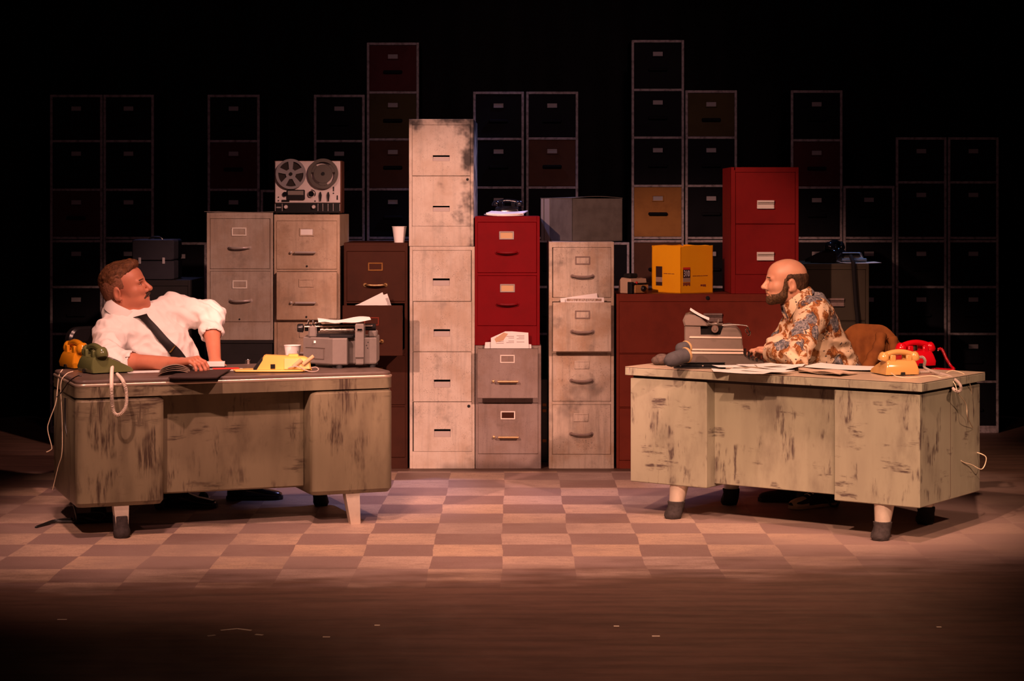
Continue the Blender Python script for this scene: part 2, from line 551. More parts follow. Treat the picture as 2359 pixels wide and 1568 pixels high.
# small pale spike marks taped to the stage floor
tape = plain('pale_tape', (.75, .66, .5), .8)
TAPE = [(143, 1427, .035, .012, 0, 'pale tape mark at the far left of the dark apron'),
        (487, 1464, .03, .014, .5, 'short pale tape mark just left of the bent tape mark'),
        (597, 1462, .03, .014, -.4, 'short pale tape mark just right of the bent tape mark'),
        (752, 1467, .026, .012, 0, 'pale tape mark on the apron below the left desk right leg'),
        (869, 1440, .02, .011, 0, 'tiny pale tape mark on the apron left of centre'),
        (1420, 1442, .02, .011, 0, 'tiny pale tape mark on the apron below the right desk left edge'),
        (1511, 1465, .028, .011, 0, 'pale tape mark on the apron right of centre, nearest the front'),
        (2163, 1444, .018, .01, 0, 'tiny pale tape mark alone at the far right of the apron')]
for px, py, w, d, rz, lb in TAPE:
    p = D(px, py, 0)
    mb = MB(); mb.box(-w / 2, w / 2, -d / 2, d / 2, 0.0005, .0015)
    o = mb.build('tape_mark', tape, smooth=0, loc=p); o.rotation_euler.z = rz
    tag(o, lb, 'tape mark', 'tape marks on the apron')
p = D(545, 1450, 0)
mb = MB()
for sx in (-1, 1):
    mb.box(-.032, .032, -.006, .006, .0005, .0015, M=Matrix.Translation((sx * .027, 0, 0)) @ Matrix.Rotation(-sx * .5, 4, 'Z'))
tag(mb.build('tape_mark', tape, smooth=0, loc=p), 'bent V-shaped pale tape mark on the dark apron', 'tape mark', 'tape marks on the apron')

# ---------------------------------------------------------------- filing cabinets
YF = 11.936                      # front plane of the lit cabinets
SF = FOC / YF


def handle_mesh(style, w=.11):
    b = MB()
    if style == 'bow':
        pts = [(-w / 2, 0, 0), (-w / 2 + .006, -.018, .001), (-w / 4, -.029, -.001), (0, -.031, -.002), (w / 4, -.029, -.001), (w / 2 - .006, -.018, .001), (w / 2, 0, 0)]
        b.tube(smooth_path(pts, 4), .0062, 8)
        for s in (-1, 1): b.lathe([(0, -.004), (.011, -.004), (.012, 0)], 12, (s * w / 2, 0, 0), 'y')
    elif style == 'bar':
        b.tube([(-w / 2, -.026, 0), (w / 2, -.026, 0)], .0065, 8)
        for s in (-1, 1): b.box(s * (w / 2 - .006) - .005, s * (w / 2 - .006) + .005, -.026, 0, -.005, .005, .001)
        b.lathe([(0, -.02), (.007, -.018), (.008, 0)], 10, (-w / 2 - .024, 0, 0), 'y')
    elif style == 'plate':
        b.box(-w / 2, w / 2, -.004, 0, -.025, .025, .001)
        b.box(-w / 2, w / 2, -.016, -.004, .012, .025, .002)
        b.box(-w / 2, w / 2, -.012, -.004, .004, .008, .001)
        b.box(-w / 2, w / 2, -.014, -.004, -.025, -.018, .002)
    return b


def label_mesh(w=.085, h=.048):
    b = MB()
    t = .007
    b.cur = 0
    for z0, z1 in ((-h / 2, -h / 2 + t), (h / 2 - t, h / 2)): b.box(-w / 2, w / 2, -.005, 0, z0, z1, .001)
    for x0, x1 in ((-w / 2, -w / 2 + t), (w / 2 - t, w / 2)): b.box(x0, x1, -.005, 0, -h / 2 + t, h / 2 - t)
    b.cur = 1
    b.box(-w / 2 + t, w / 2 - t, -.0015, 0, -h / 2 + t, h / 2 - t)
    return b


def cabinet(name, label, cat, x0, x1, ytop, ybot, drawers, mat, Y=YF, depth=.66, rot=0.0, trim_mat=None, group=None, back_h=.02):
    """drawers: dicts with picture limits x0,x1,y0,y1 on the front plane and options"""
    s = FOC / Y
    cx = (x0 + x1) / 2
    zb = CAM_H - (ybot - 470) / s
    zt = CAM_H - (ytop - 470) / s
    if abs(zb) < .012: zb = 0.0
    root = thing(name, label, cat, ((cx - 1179.5) / s, Y, zb), rot, group)
    H = zt - zb
    hw = (x1 - x0) / 2 / s
    lx = lambda px: (px - cx) / s
    lz = lambda py: CAM_H - (py - 470) / s - zb
    b = MB()
    t = .018
    dl = min(lx(d['x0']) for d in drawers) - .0015
    dr = max(lx(d['x1']) for d in drawers) + .0015
    tops = sorted([(lz(d['y1']), lz(d['y0'])) for d in drawers])
    b.box(-hw, -hw + t, .001, depth, 0, H, .002)
    b.box(hw - t, hw, .001, depth, 0, H, .002)
    b.box(-hw + t, hw - t, .0, depth, H - t, H, .001)
    b.box(-hw + t, hw - t, .02, depth, .0, t)
    b.box(-hw + t, hw - t, depth - t, depth, t, H - t)
    # front face frame
    b.box(-hw, dl, 0, .02, 0, H, .002)
    b.box(dr, hw, 0, .02, 0, H, .002)
    edges = [0.0]
    for a, c in tops: edges += [a - .0015, c + .0015]
    edges.append(H)
    for k in range(0, len(edges), 2):
        if edges[k + 1] - edges[k] > .001:
            b.box(dl, dr, 0.0005, .02, edges[k], edges[k + 1], .001)
    b.build('body', mat, root, 35)
    for d in drawers:
        out = d.get('open', 0.0)
        # a pulled-out drawer reads larger; shrink picture limits back to the plane of the front
        k = (Y - out) / Y
        X0, X1 = lx(d['x0']), lx(d['x1'])
        Z0, Z1 = lz(d['y1']), lz(d['y0'])
        yf = -out
        pr = -.003
        db = MB()
        dm = d.get('mat', mat)
        hole = d.get('hole')
        if hole:
            hx0, hx1, hz0, hz1 = lx(hole[0]), lx(hole[1]), lz(hole[3]), lz(hole[2])
            db.box(X0, hx0, yf + pr, yf + .018, Z0, Z1)
            db.box(hx1, X1, yf + pr, yf + .018, Z0, Z1)
            db.box(hx0, hx1, yf + pr, yf + .018, Z0, hz0)
            db.box(hx0, hx1, yf + pr, yf + .018, hz1, Z1)
        else:
            db.box(X0, X1, yf + pr, yf + .018, Z0, Z1, .0025)
        if out > 0:
            bx0, bx1 = X0 + .015, X1 - .015
            db.box(bx0, bx0 + .004, yf + .018, .45, Z0 + .01, Z1 - .06)
            db.box(bx1 - .004, bx1, yf + .018, .45, Z0 + .01, Z1 - .06)
            db.box(bx0, bx1, yf + .018, .45, Z0 + .01, Z0 + .016)
        dob = db.build('drawer', dm, root, 35)
        if hole:
            hb = MB()
            hb.cur = 0
            hb.box(hx0, hx1, yf + .018, yf + .022, hz0, hz1)
            hb.grid(lambda u, v: (hx0 + (hx1 - hx0) * u, yf + .000 + .007 * v, hz0 + .001 + (hz1 - hz0) * .70 * v), 1, 1, (0, .001, -.001))
            hb.cur = 1
            hb.box(hx0, hx1, yf + .0165, yf + .018, hz0 + (hz1 - hz0) * .70, hz1)
            hb.build('recessed_pull', [M['pull_grey'], M['dark_void']], dob, 0)
        if 'label' in d:
            q = d['label']
            lb = label_mesh(d.get('lw', .086), d.get('lh', .048))
            o = lb.build('label_holder', [d.get('lmat', mat), d.get('cmat', mat)], dob, 0, loc=(lx(q[0]), yf + pr, lz(q[1])))
        if 'handle' in d:
            q = d['handle']
            o = handle_mesh(q[2], d.get('hw', .12)).build('handle', d.get('hmat', M['steel']), dob, 35, loc=(lx(q[0]), yf + pr, lz(q[1])))
        for q in d.get('dots', ()):
            kb = MB(); kb.lathe([(0, -.004), (q[2], -.003), (q[2], 0)], 12, (0, 0, 0), 'y')
            kb.build('lock', M['black_plastic'], dob, 35, loc=(lx(q[0]), yf + pr, lz(q[1])))
    return root, lx, lz


M['pull_grey'] = plain('pull_grey', (.38, .33, .3), .4)
M['lock'] = M['black_plastic']

cabinet('filing_cabinet', 'grey-beige two-drawer cabinet raised on a black crate, leftmost of the lit row', 'filing cabinet', 476, 629, 490, 783,
        [dict(x0=484, x1=621, y0=504, y1=619, label=(551, 533.5), handle=(552, 570, 'bow'), lmat=M['card'], cmat=M['beige']),
         dict(x0=484, x1=622, y0=625, y1=741, label=(552.5, 655), handle=(555, 692, 'bow'), lmat=M['card'], cmat=M['beige'], dots=[(552, 735, .005)])], M['beige'])
cabinet('filing_cabinet', 'tan tall filing cabinet carrying the reel tape recorder', 'filing cabinet', 631, 783, 494, 1079,
        [dict(x0=637, x1=776, y0=509, y1=620, label=(707, 534), handle=(704, 581, 'bar'), cmat=M['paper'], lmat=M['tan'], dots=[(707, 613, .006)]),
         dict(x0=638, x1=777, y0=626, y1=736, label=(707, 651), handle=(706, 696, 'bar'), open=.03, dots=[(707, 729, .006)]),
         dict(x0=638, x1=777, y0=742, y1=851, label=(707, 768), handle=(706, 812, 'bar')),
         dict(x0=638, x1=777, y0=857, y1=966, label=(707, 884), handle=(706, 928, 'bar')),
         dict(x0=638, x1=777, y0=972, y1=1062, label=(707, 996), handle=(706, 1030, 'bar'))], M['tan'])
cabinet('filing_cabinet', 'dark brown four-drawer cabinet with its second drawer pulled out', 'filing cabinet', 792, 939, 559, 1079,
        [dict(x0=799, x1=934, y0=579, y1=694, label=(865, 614), handle=(865, 656, 'bow'), lmat=M['ochre'], hmat=M['brass']),
         dict(x0=796, x1=932, y0=699, y1=813, label=(862, 735), handle=(862, 780, 'bow'), lmat=M['oxide'], hmat=M['brass'], open=.22),
         dict(x0=799, x1=934, y0=818, y1=932, label=(865, 855), handle=(865, 895, 'bow'), lmat=M['ochre'], hmat=M['brass']),
         dict(x0=799, x1=934, y0=937, y1=1053, label=(865, 974), handle=(865, 1014, 'bow'), lmat=M['ochre'], hmat=M['brass'])], M['brown'])
cabinet('filing_cabinet', 'cream two-drawer cabinet with darker top, stacked highest in the centre', 'filing cabinet', 942, 1091, 274, 567,
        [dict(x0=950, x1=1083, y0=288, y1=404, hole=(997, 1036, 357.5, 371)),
         dict(x0=950, x1=1083, y0=406, y1=520.5, hole=(997, 1036, 474, 487), dots=[(1077, 413, .008)])], M['cream_dark_top'], rot=math.radians(-1.0))
cabinet('filing_cabinet', 'cream four-drawer cabinet with recessed pulls on the floor at centre', 'filing cabinet', 943.5, 1093.5, 567.6, 1079,
        [dict(x0=951, x1=1085, y0=577, y1=693, hole=(997, 1036, 641, 658)),
         dict(x0=952, x1=1086, y0=695, y1=808.5, hole=(999, 1037, 758, 775)),
         dict(x0=952, x1=1086, y0=811, y1=924, hole=(999.5, 1037.5, 874, 892)),
         dict(x0=953, x1=1087, y0=926, y1=1039, hole=(1000, 1038, 988, 1006), dots=[(1080, 935, .009)])], M['cream'])
cabinet('filing_cabinet', 'bright red two-drawer cabinet stacked on the warm grey cabinet', 'filing cabinet', 1093.8, 1243.5, 498, 795,
        [dict(x0=1100, x1=1236, y0=512, y1=628, label=(1167, 542), handle=(1168, 581, 'bow'), lmat=M['steel'], cmat=M['card_amber'], hmat=M['red']),
         dict(x0=1100, x1=1236, y0=635, y1=750, label=(1169, 663.5), handle=(1169, 700, 'bow'), lmat=M['steel'], cmat=M['card_amber'], hmat=M['red'])], M['red'])
cabinet('filing_cabinet', 'warm grey two-drawer cabinet under the bright red cabinet', 'filing cabinet', 1095, 1246.5, 795.6, 1079,
        [dict(x0=1100, x1=1239, y0=801, y1=914, label=(1169, 824), handle=(1170, 875, 'bar'), lmat=M['card'], hmat=M['brass'], open=.08),
         dict(x0=1101.5, x1=1239.5, y0=928, y1=1045, label=(1170, 956), handle=(1171, 1006, 'bar'), lmat=M['card'], cmat=M['brown'], hmat=M['brass'])], M['gray'])
cabinet('filing_cabinet', 'worn cream four-drawer cabinet with bow handles under the grey carton', 'filing cabinet', 1264.5, 1414.5, 557, 1079,
        [dict(x0=1274, x1=1408, y0=570, y1=685, label=(1342, 599.5), handle=(1342, 636, 'bow'), lmat=M['gray'], cmat=M['putty'], hmat=M['gray']),
         dict(x0=1273, x1=1407, y0=695, y1=808, label=(1341, 723), handle=(1341, 762, 'bow'), lmat=M['gray'], cmat=M['putty'], hmat=M['gray'], open=.06),
         dict(x0=1273, x1=1407, y0=815, y1=924, label=(1340, 840), handle=(1340, 876, 'bow'), hmat=M['gray']),
         dict(x0=1273, x1=1407, y0=932, y1=1046, label=(1338, 961), handle=(1339, 999, 'bow'), hmat=M['gray'])], M['putty'])
cabinet('lateral_cabinet', 'wide red-brown lateral file cabinet holding the yellow carton', 'filing cabinet', 1420, 1841, 677, 1079,
        [dict(x0=1427, x1=1834, y0=695, y1=813, handle=(1642, 731, 'plate'), hmat=M['gray'], dots=[(1630, 686, .012)], hw=.11),
         dict(x0=1427, x1=1834, y0=816, y1=937, handle=(1630, 852, 'plate'), hmat=M['gray']),
         dict(x0=1427, x1=1834, y0=940, y1=1060, handle=(1630, 975, 'plate'), hmat=M['gray'])], M['oxide'], depth=.5)
cabinet('filing_cabinet', 'dull red two-drawer cabinet standing on the lateral file', 'filing cabinet', 1684, 1840, 385, 676.5,
        [dict(x0=1695, x1=1832, y0=397, y1=515, handle=(1763.5, 471, 'plate'), hmat=M['card'], hw=.1),
         dict(x0=1695, x1=1832, y0=517, y1=632, handle=(1763, 590, 'plate'), hmat=M['card'], hw=.1)], M['red_dull'], depth=.48)
cabinet('filing_cabinet', 'dark olive cabinet behind the man in the floral shirt', 'filing cabinet', 1848, 2002, 607, 1058,
        [dict(x0=1857, x1=1994, y0=621, y1=738, handle=(1925, 696, 'plate'), hmat=M['gray'], hw=.1),
         dict(x0=1857, x1=1994, y0=741, y1=850, handle=(1925, 812, 'plate'), hmat=M['gray'], hw=.1),
         dict(x0=1857, x1=1994, y0=853, y1=950, handle=(1925, 915, 'plate'), hmat=M['gray'], hw=.1),
         dict(x0=1857, x1=1994, y0=953, y1=1040, handle=(1925, 1008, 'plate'), hmat=M['gray'], hw=.1)], M['olive'], Y=1.55 * FOC / (1058 - 470), depth=.62)
cabinet('filing_cabinet', 'black speckled cabinet behind the seated man in white, under the dark case', 'filing cabinet', 290, 439, 645, 1072,
        [dict(x0=298, x1=432, y0=659, y1=770, handle=(365, 720, 'bow')),
         dict(x0=298, x1=432, y0=774, y1=885, handle=(365, 836, 'bow')),
         dict(x0=298, x1=432, y0=889, y1=1050, handle=(365, 955, 'bow'))], M['slate'], Y=1.55 * FOC / (1072 - 470), depth=.55)

# black crate under the leftmost lit cabinet
zc = CAM_H - (783 - 470) / SF
mb = MB()
mb.box(-.19, .19, 0, .64, 0, zc - .02, .004); mb.box(-.195, .195, -.004, .645, zc - .02, zc, .003)
for zz in (.12, .36, .58):
    mb.box(-.185, .185, -.003, 0, zz - .09, zz + .09, .002)
tag(mb.build('crate', M['slate'], smooth=35, loc=((552.5 - 1179.5) / SF, YF + .01, 0)), 'black wooden crate under the grey-beige cabinet', 'crate')

# ---------------------------------------------------------------- dark towers of drawers in the rear row
YB = 13.8
SB = FOC / YB
lab_mesh = {}


def tower(x0, x1, rows, cols, label, dy=0):
    """rows: picture heights of the drawer boundaries from the top; cols: one material key per drawer"""
    cx = (x0 + x1) / 2
    root = thing('filing_cabinet', label, 'filing cabinet', ((cx - 1179.5) / SB, YB, 0), 0, 'dark cabinet towers in the rear row')
    hw = (x1 - x0) / 2 / SB
    z = lambda py: CAM_H - (py - 470) / SB
    H = z(rows[0])
    b = MB()
    t = .017
    b.box(-hw, -hw + t, 0, .02, 0, H, .002); b.box(hw - t, hw, 0, .02, 0, H, .002)
    b.box(-hw + t, hw - t, 0, .02, H - t, H, .001)
    b.cur = 1                                        # sides, top and back coloured charcoal to stay lost in the dark
    b.box(-hw, -hw + t, .02, .5, 0, H); b.box(hw - t, hw, .02, .5, 0, H)
    b.box(-hw + t, hw - t, .02, .5, H - t, H); b.box(-hw + t, hw - t, .03, .5, 0, .4)
    b.box(-hw + t, hw - t, .48, .5, .4, H - t)
    b.cur = 0
    for r in rows[1:]:
        zz = max(z(r), .04)
        b.box(-hw + t, hw - t, 0, .03, zz - .008, zz + .008, .001)
        if 538 < r < 552: b.box(-hw + t, hw - t, 0.0, .03, zz - .03, zz - .014, .001)
    b.box(-hw + t, hw - t, 0.002, .03, 0, max(z(rows[-1]), .04))
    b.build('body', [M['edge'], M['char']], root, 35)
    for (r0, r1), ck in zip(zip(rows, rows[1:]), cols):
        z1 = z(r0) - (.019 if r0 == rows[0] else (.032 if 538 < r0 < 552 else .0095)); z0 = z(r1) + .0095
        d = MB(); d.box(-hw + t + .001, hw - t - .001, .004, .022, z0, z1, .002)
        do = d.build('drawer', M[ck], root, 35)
        zl = z1 - .075
        key = 'l' + ck
        if key not in lab_mesh:
            lab_mesh[key] = label_mesh(.08, .044).build('label_holder', [M[ck], M['card_dim']], do, 0, loc=(0, .004, zl))
            hb = MB(); hb.box(-.065, .065, -.018, 0, -.011, .011, .006)
            lab_mesh['h' + ck] = hb.build('handle', M['char'], do, 35, loc=(0, .004, zl - .105))
        else:
            for kk, zz in ((key, zl), ('h' + ck, zl - .105)):
                o = lab_mesh[kk].copy(); COL.objects.link(o); o.parent = do; o.location = (0, .004, zz)
    return root


M['card_dim'] = plain('aged_label_card', (.25, .235, .235), .9)
LOW = [548, 661, 769, 879, 991]
LC = ['char'] * 4
TW = [
 (115, 236, [218, 325, 437], ['char', 'char', 'maroon'], LC, 'darkest rear cabinet tower at the far left of the row'),
 (238, 354, [218, 325, 437], ['char'] * 3, LC, 'black rear cabinet tower above the dark case on the left'),
 (356, 476, [], [], LC, 'low rear cabinet just left of the grey-beige cabinet'),
 (478, 598, [218, 325, 437], ['char', 'maroon', 'char'], LC, 'rear cabinet tower with one maroon drawer above the grey-beige cabinet'),
 (600, 720, [437], ['char'], LC, 'short rear cabinet tower hidden behind the tape recorder'),
 (723, 840, [218, 325, 436], ['char'] * 3, LC, 'black rear cabinet tower just right of the tape recorder'),
 (845, 965, [98, 213, 321, 436], ['maroon', 'moss', 'umber', 'char'], LC, 'tall rear tower left of centre with maroon top drawer and olive drawer below'),
 (968, 1087, [], [], LC, 'low rear cabinet behind the cream cabinets'),
 (1090, 1207, [211, 320, 432], ['char'] * 3, LC, 'black rear cabinet tower right behind the bright red cabinet'),
 (1212, 1332, [211, 319, 432], ['char', 'umber', 'char'], LC, 'rear cabinet tower with a brown second drawer above the grey carton'),
 (1335, 1450, [], [], LC, 'low rear cabinet behind the right end of the grey carton'),
 (1455, 1576, [92, 207, 317, 428], ['char', 'char', 'char', 'ochre'], ['umber', 'umber', 'char', 'char'], 'tallest rear tower on the right with an ochre drawer low down'),
 (1579, 1698, [208, 317, 428], ['moss', 'char', 'char'], LC, 'rear cabinet tower with an olive top drawer beside the dull red cabinet'),
 (1701, 1819, [], [], LC, 'low rear cabinet hidden behind the dull red cabinet'),
 (1822, 1941, [208, 323, 432], ['char', 'maroon', 'char'], LC, 'dim rear cabinet tower just right of the dull red cabinet'),
 (1943, 2061, [428], ['char'], LC, 'rear cabinet tower right above the dark olive cabinet'),
 (2064, 2181, [316, 420], ['char'] * 2, LC, 'rear cabinet tower behind the red telephone, second from the right end'),
 (2184, 2301, [316, 420], ['char'] * 2, LC, 'rear cabinet tower at the far right end of the row'),
]
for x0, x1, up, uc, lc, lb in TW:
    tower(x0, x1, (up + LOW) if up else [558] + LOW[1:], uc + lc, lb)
# ---------------------------------------------------------------- desks
def tape_boot(parent, centre, radius, h, mat):
    """cloth tape wound round a foot; centre(z) and radius(z) follow the leg"""
    b = MB()
    rings = []
    for f, grow, oy in ((.01, 1.30, -.012), (.16, 1.45, -.014), (.34, 1.36, -.009), (.52, 1.22, -.004), (.74, 1.16, 0), (.97, 1.17, 0), (1.0, 1.04, 0)):
        z = h * f
        x, y = centre(z)
        ring = []
        for k in range(16):
            a = 2 * math.pi * k / 16
            q = (radius(z) * grow) * (1 + .06 * math.sin(5 * a + z * 90) + .03 * math.sin(9 * a + 1))
            ring.append((x + q * math.cos(a), y + oy + q * 1.05 * math.sin(a), max(z, .001)))
        rings.append(ring)
    b.loft(rings)
    return b.build('foot_wrap', mat, parent, 50)


M['wrap'] = cloth('grey_cloth_tape', (.055, .045, .045), (.025, .02, .02), 60, .85, .6)
M['wrap_black'] = cloth('black_cloth_tape', (.018, .016, .016), (.008, .008, .008), 60, .8, .6)
M['aluminium'] = painted('dull_aluminium', (.8, .7, .58), (.6, .5, .42), .38, .5, 0, 0, 2, 2.0, .5)
M['desk_l'] = scuffed('dark_olive_desk_paint', (.215, .185, .115), (.042, .026, .02), .36, .9, 2.3, (.46, .58), 1.6, .55)
M['desk_top_l'] = painted('grey_brown_linoleum', (.12, .085, .07), (.085, .058, .05), .38, .6, 0, 0, 1.5, 3.3)
M['desk_r'] = scuffed('pale_olive_desk_paint', (.35, .335, .245), (.07, .045, .045), .4, .9, 7.9, (.49, .57), 1.0, .18)
M['desk_top_r'] = painted('pale_laminate', (.5, .40, .29), (.44, .35, .25), .35, .4, 0, 0, 1.5, 5.3)
M['trim'] = plain('worn_metal_edge', (.66, .54, .42), .35, .7)
M['blackline'] = plain('dark_edge_line', (.02, .016, .014), .6)

# left desk: rounded steel desk, local x along the front, local y to the back
ANG1 = math.radians(21)
dk1 = thing('desk', 'dark olive scuffed steel desk with rounded corners at the left', 'desk', (-2.011, 9.38, 0), ANG1)
L1, W1 = 1.536, .72
b = MB(); b.prism(rrect(L1 - .008, W1 - .008, .045, 6, L1 / 2, W1 / 2), .716, .735, c=.006)
b.build('desktop', M['desk_top_l'], dk1, 40)
b = MB(); b.prism(rrect(L1 + .006, W1 + .006, .05, 6, L1 / 2, W1 / 2), .706, .718, c=.003)
b.build('edge_trim', M['trim'], dk1, 40)
b = MB(); b.prism(rrect(L1, W1, .047, 6, L1 / 2, W1 / 2), .655, .706)
b.build('apron', M['desk_l'], dk1, 40)


def pedestal(parent, x0, x1, W, z0, z1, r, c, mat, y0=0.0):
    b = MB()
    b.prism(rrect(x1 - x0, W, r, 6, (x0 + x1) / 2, y0 + W / 2), z0, z1, c=c)
    return b.build('pedestal', mat, parent, 40)


pedestal(dk1, .002, .414, W1 - .004, .147, .655, .035, .02, M['desk_l'], .002)
pedestal(dk1, 1.122, L1 - .002, W1 - .004, .147, .655, .035, .02, M['desk_l'], .002)
b = MB(); b.box(.41, 1.126, .133, .155, .175, .66, .008); b.build('modesty_panel', M['desk_l'], dk1, 40)
b = MB(); b.box(.41, 1.126, .15, W1 - .05, .60, .655, .004); b.build('centre_drawer', M['desk_l'], dk1, 40)
for (lx_, ly, wrap) in ((.215, .035, 'wrap'), (1.335, .035, None), (.215, .66, 'wrap_black'), (1.345, .66, 'wrap_black')):
    b = MB()
    s_ = 1 if ly < .3 else -1
    rings = []
    for k in range(7):
        f = k / 6
        z = .155 - .155 * f
        w_, d_ = .036 - .012 * f, .03 - .008 * f
        oy = s_ * (.02 - .012 * math.sin(f * math.pi * .55) * 2.4 - .0 * f)
        ox = (.010 * f * f) * (1 if lx_ > .7 else 0)
        rings.append([(lx_ + ox + a * w_, ly + oy + c_ * d_, z) for a, c_ in ((-1, -1), (1, -1), (1, 1), (-1, 1))])
    b.loft(rings)
    leg = b.build('leg', M['aluminium'], dk1, 40)
    def cen(z, lx_=lx_, ly=ly, s_=s_):
        f = 1 - z / .155
        return lx_ + (.010 * f * f) * (1 if lx_ > .7 else 0), ly + s_ * (.02 - .012 * math.sin(f * math.pi * .55) * 2.4)
    if wrap: tape_boot(leg, cen, lambda z: .036 * 1.05 - .012 * (1 - z / .155), .10, M[wrap])

# right desk: square-edged desk with overhanging top
ANG2 = math.radians(-35.6)
dk2 = thing('desk', 'pale olive scuffed desk with square overhanging top at the right', 'desk', (.565, 10.158, 0), ANG2)
L2, W2 = 1.59, .73
b = MB(); b.box(0, L2, 0, W2, .738, .7405); b.build('desktop', M['desk_top_r'], dk2, 0)
b = MB(); b.box(.0005, L2 - .0005, .0005, W2 - .0005, .7355, .738); b.build('edge_line', M['blackline'], dk2, 0)
b = MB(); b.box(-.001, L2 + .001, -.001, W2 + .001, .698, .7355, .002); b.build('top_edge', M['desk_r'], dk2, 30)
b = MB(); b.box(.03, L2 - .03, .03, W2 - .03, .682, .698); b.build('shadow_gap', M['blackline'], dk2, 0)
for x0, x1 in ((.018, .456), (1.142, L2 - .018)):
    b = MB(); b.box(x0, x1, .018, W2 - .018, .167, .684, .004)
    ped = b.build('pedestal', M['desk_r'], dk2, 30)
b = MB(); b.box(.455, 1.143, .095, .115, .182, .69, .003); b.build('modesty_panel', M['desk_r'], dk2, 30)
b = MB(); b.box(.456, 1.142, .115, W2 - .03, .63, .685, .003); b.build('centre_drawer', M['desk_r'], dk2, 30)
# two narrow seams on the end panel
for yy in (.36,):
    b = MB(); b.box(L2 - .0185, L2 - .0172, yy - .0015, yy + .0015, .18, .68); b.build('panel_seam', M['desk_top_l'], dk2, 0)
for (lx_, ly, wrap) in ((.25, .075, 'wrap'), (1.365, .075, 'wrap'), (.25, .60, 'wrap_black'), (1.335, .60, 'wrap_black')):
    b = MB()
    rings = []
    for k in range(5):
        f = k / 4
        z = .17 - .17 * f
        r_ = .048 - .02 * f
        rings.append([(lx_ + .02 * (1 - f) * (1 if lx_ < .8 else .3) + r_ * math.cos(a), ly - .02 * f * (1 if ly < .3 else -1) + r_ * math.sin(a), z) for a in [2 * math.pi * q / 16 for q in range(16)]])
    b.loft(rings)
    leg = b.build('leg', M['aluminium'], dk2, 40)
    def cen(z, lx_=lx_, ly=ly):
        f = 1 - z / .17
        return lx_ + .02 * (1 - f) * (1 if lx_ < .8 else .3), ly - .02 * f * (1 if ly < .3 else -1)
    tape_boot(leg, cen, lambda z: .048 - .02 * (1 - z / .17), .085, M[wrap])
# little painted numeral at the left end of the top edge
def text_mesh(name, body, size, mat, parent=None, extrude=.0004, align='CENTER', sx=1.0):
    cu = bpy.data.curves.new(name, 'FONT')
    cu.body = body; cu.size = size; cu.align_x = align; cu.align_y = 'CENTER'; cu.extrude = extrude
    tmp = bpy.data.objects.new(name, cu)
    COL.objects.link(tmp)
    dg = bpy.context.evaluated_depsgraph_get()
    me = bpy.data.meshes.new_from_object(tmp.evaluated_get(dg))
    bpy.data.objects.remove(tmp)
    bpy.data.curves.remove(cu)
    me.name = name
    me.materials.clear(); me.materials.append(mat)
    for v in me.vertices: v.co.x *= sx
    o = bpy.data.objects.new(name, me)
    COL.objects.link(o)
    if parent: o.parent = parent
    return o


t_ = text_mesh('pencil_mark', '3', .03, M['ink_grey'], dk2)
t_.location = (.022, -.0013, .717); t_.rotation_euler = (math.radians(90), 0, 0)


def d1(px, py): return D(px, py, .735)
def d2(px, py): return D(px, py, .7407)


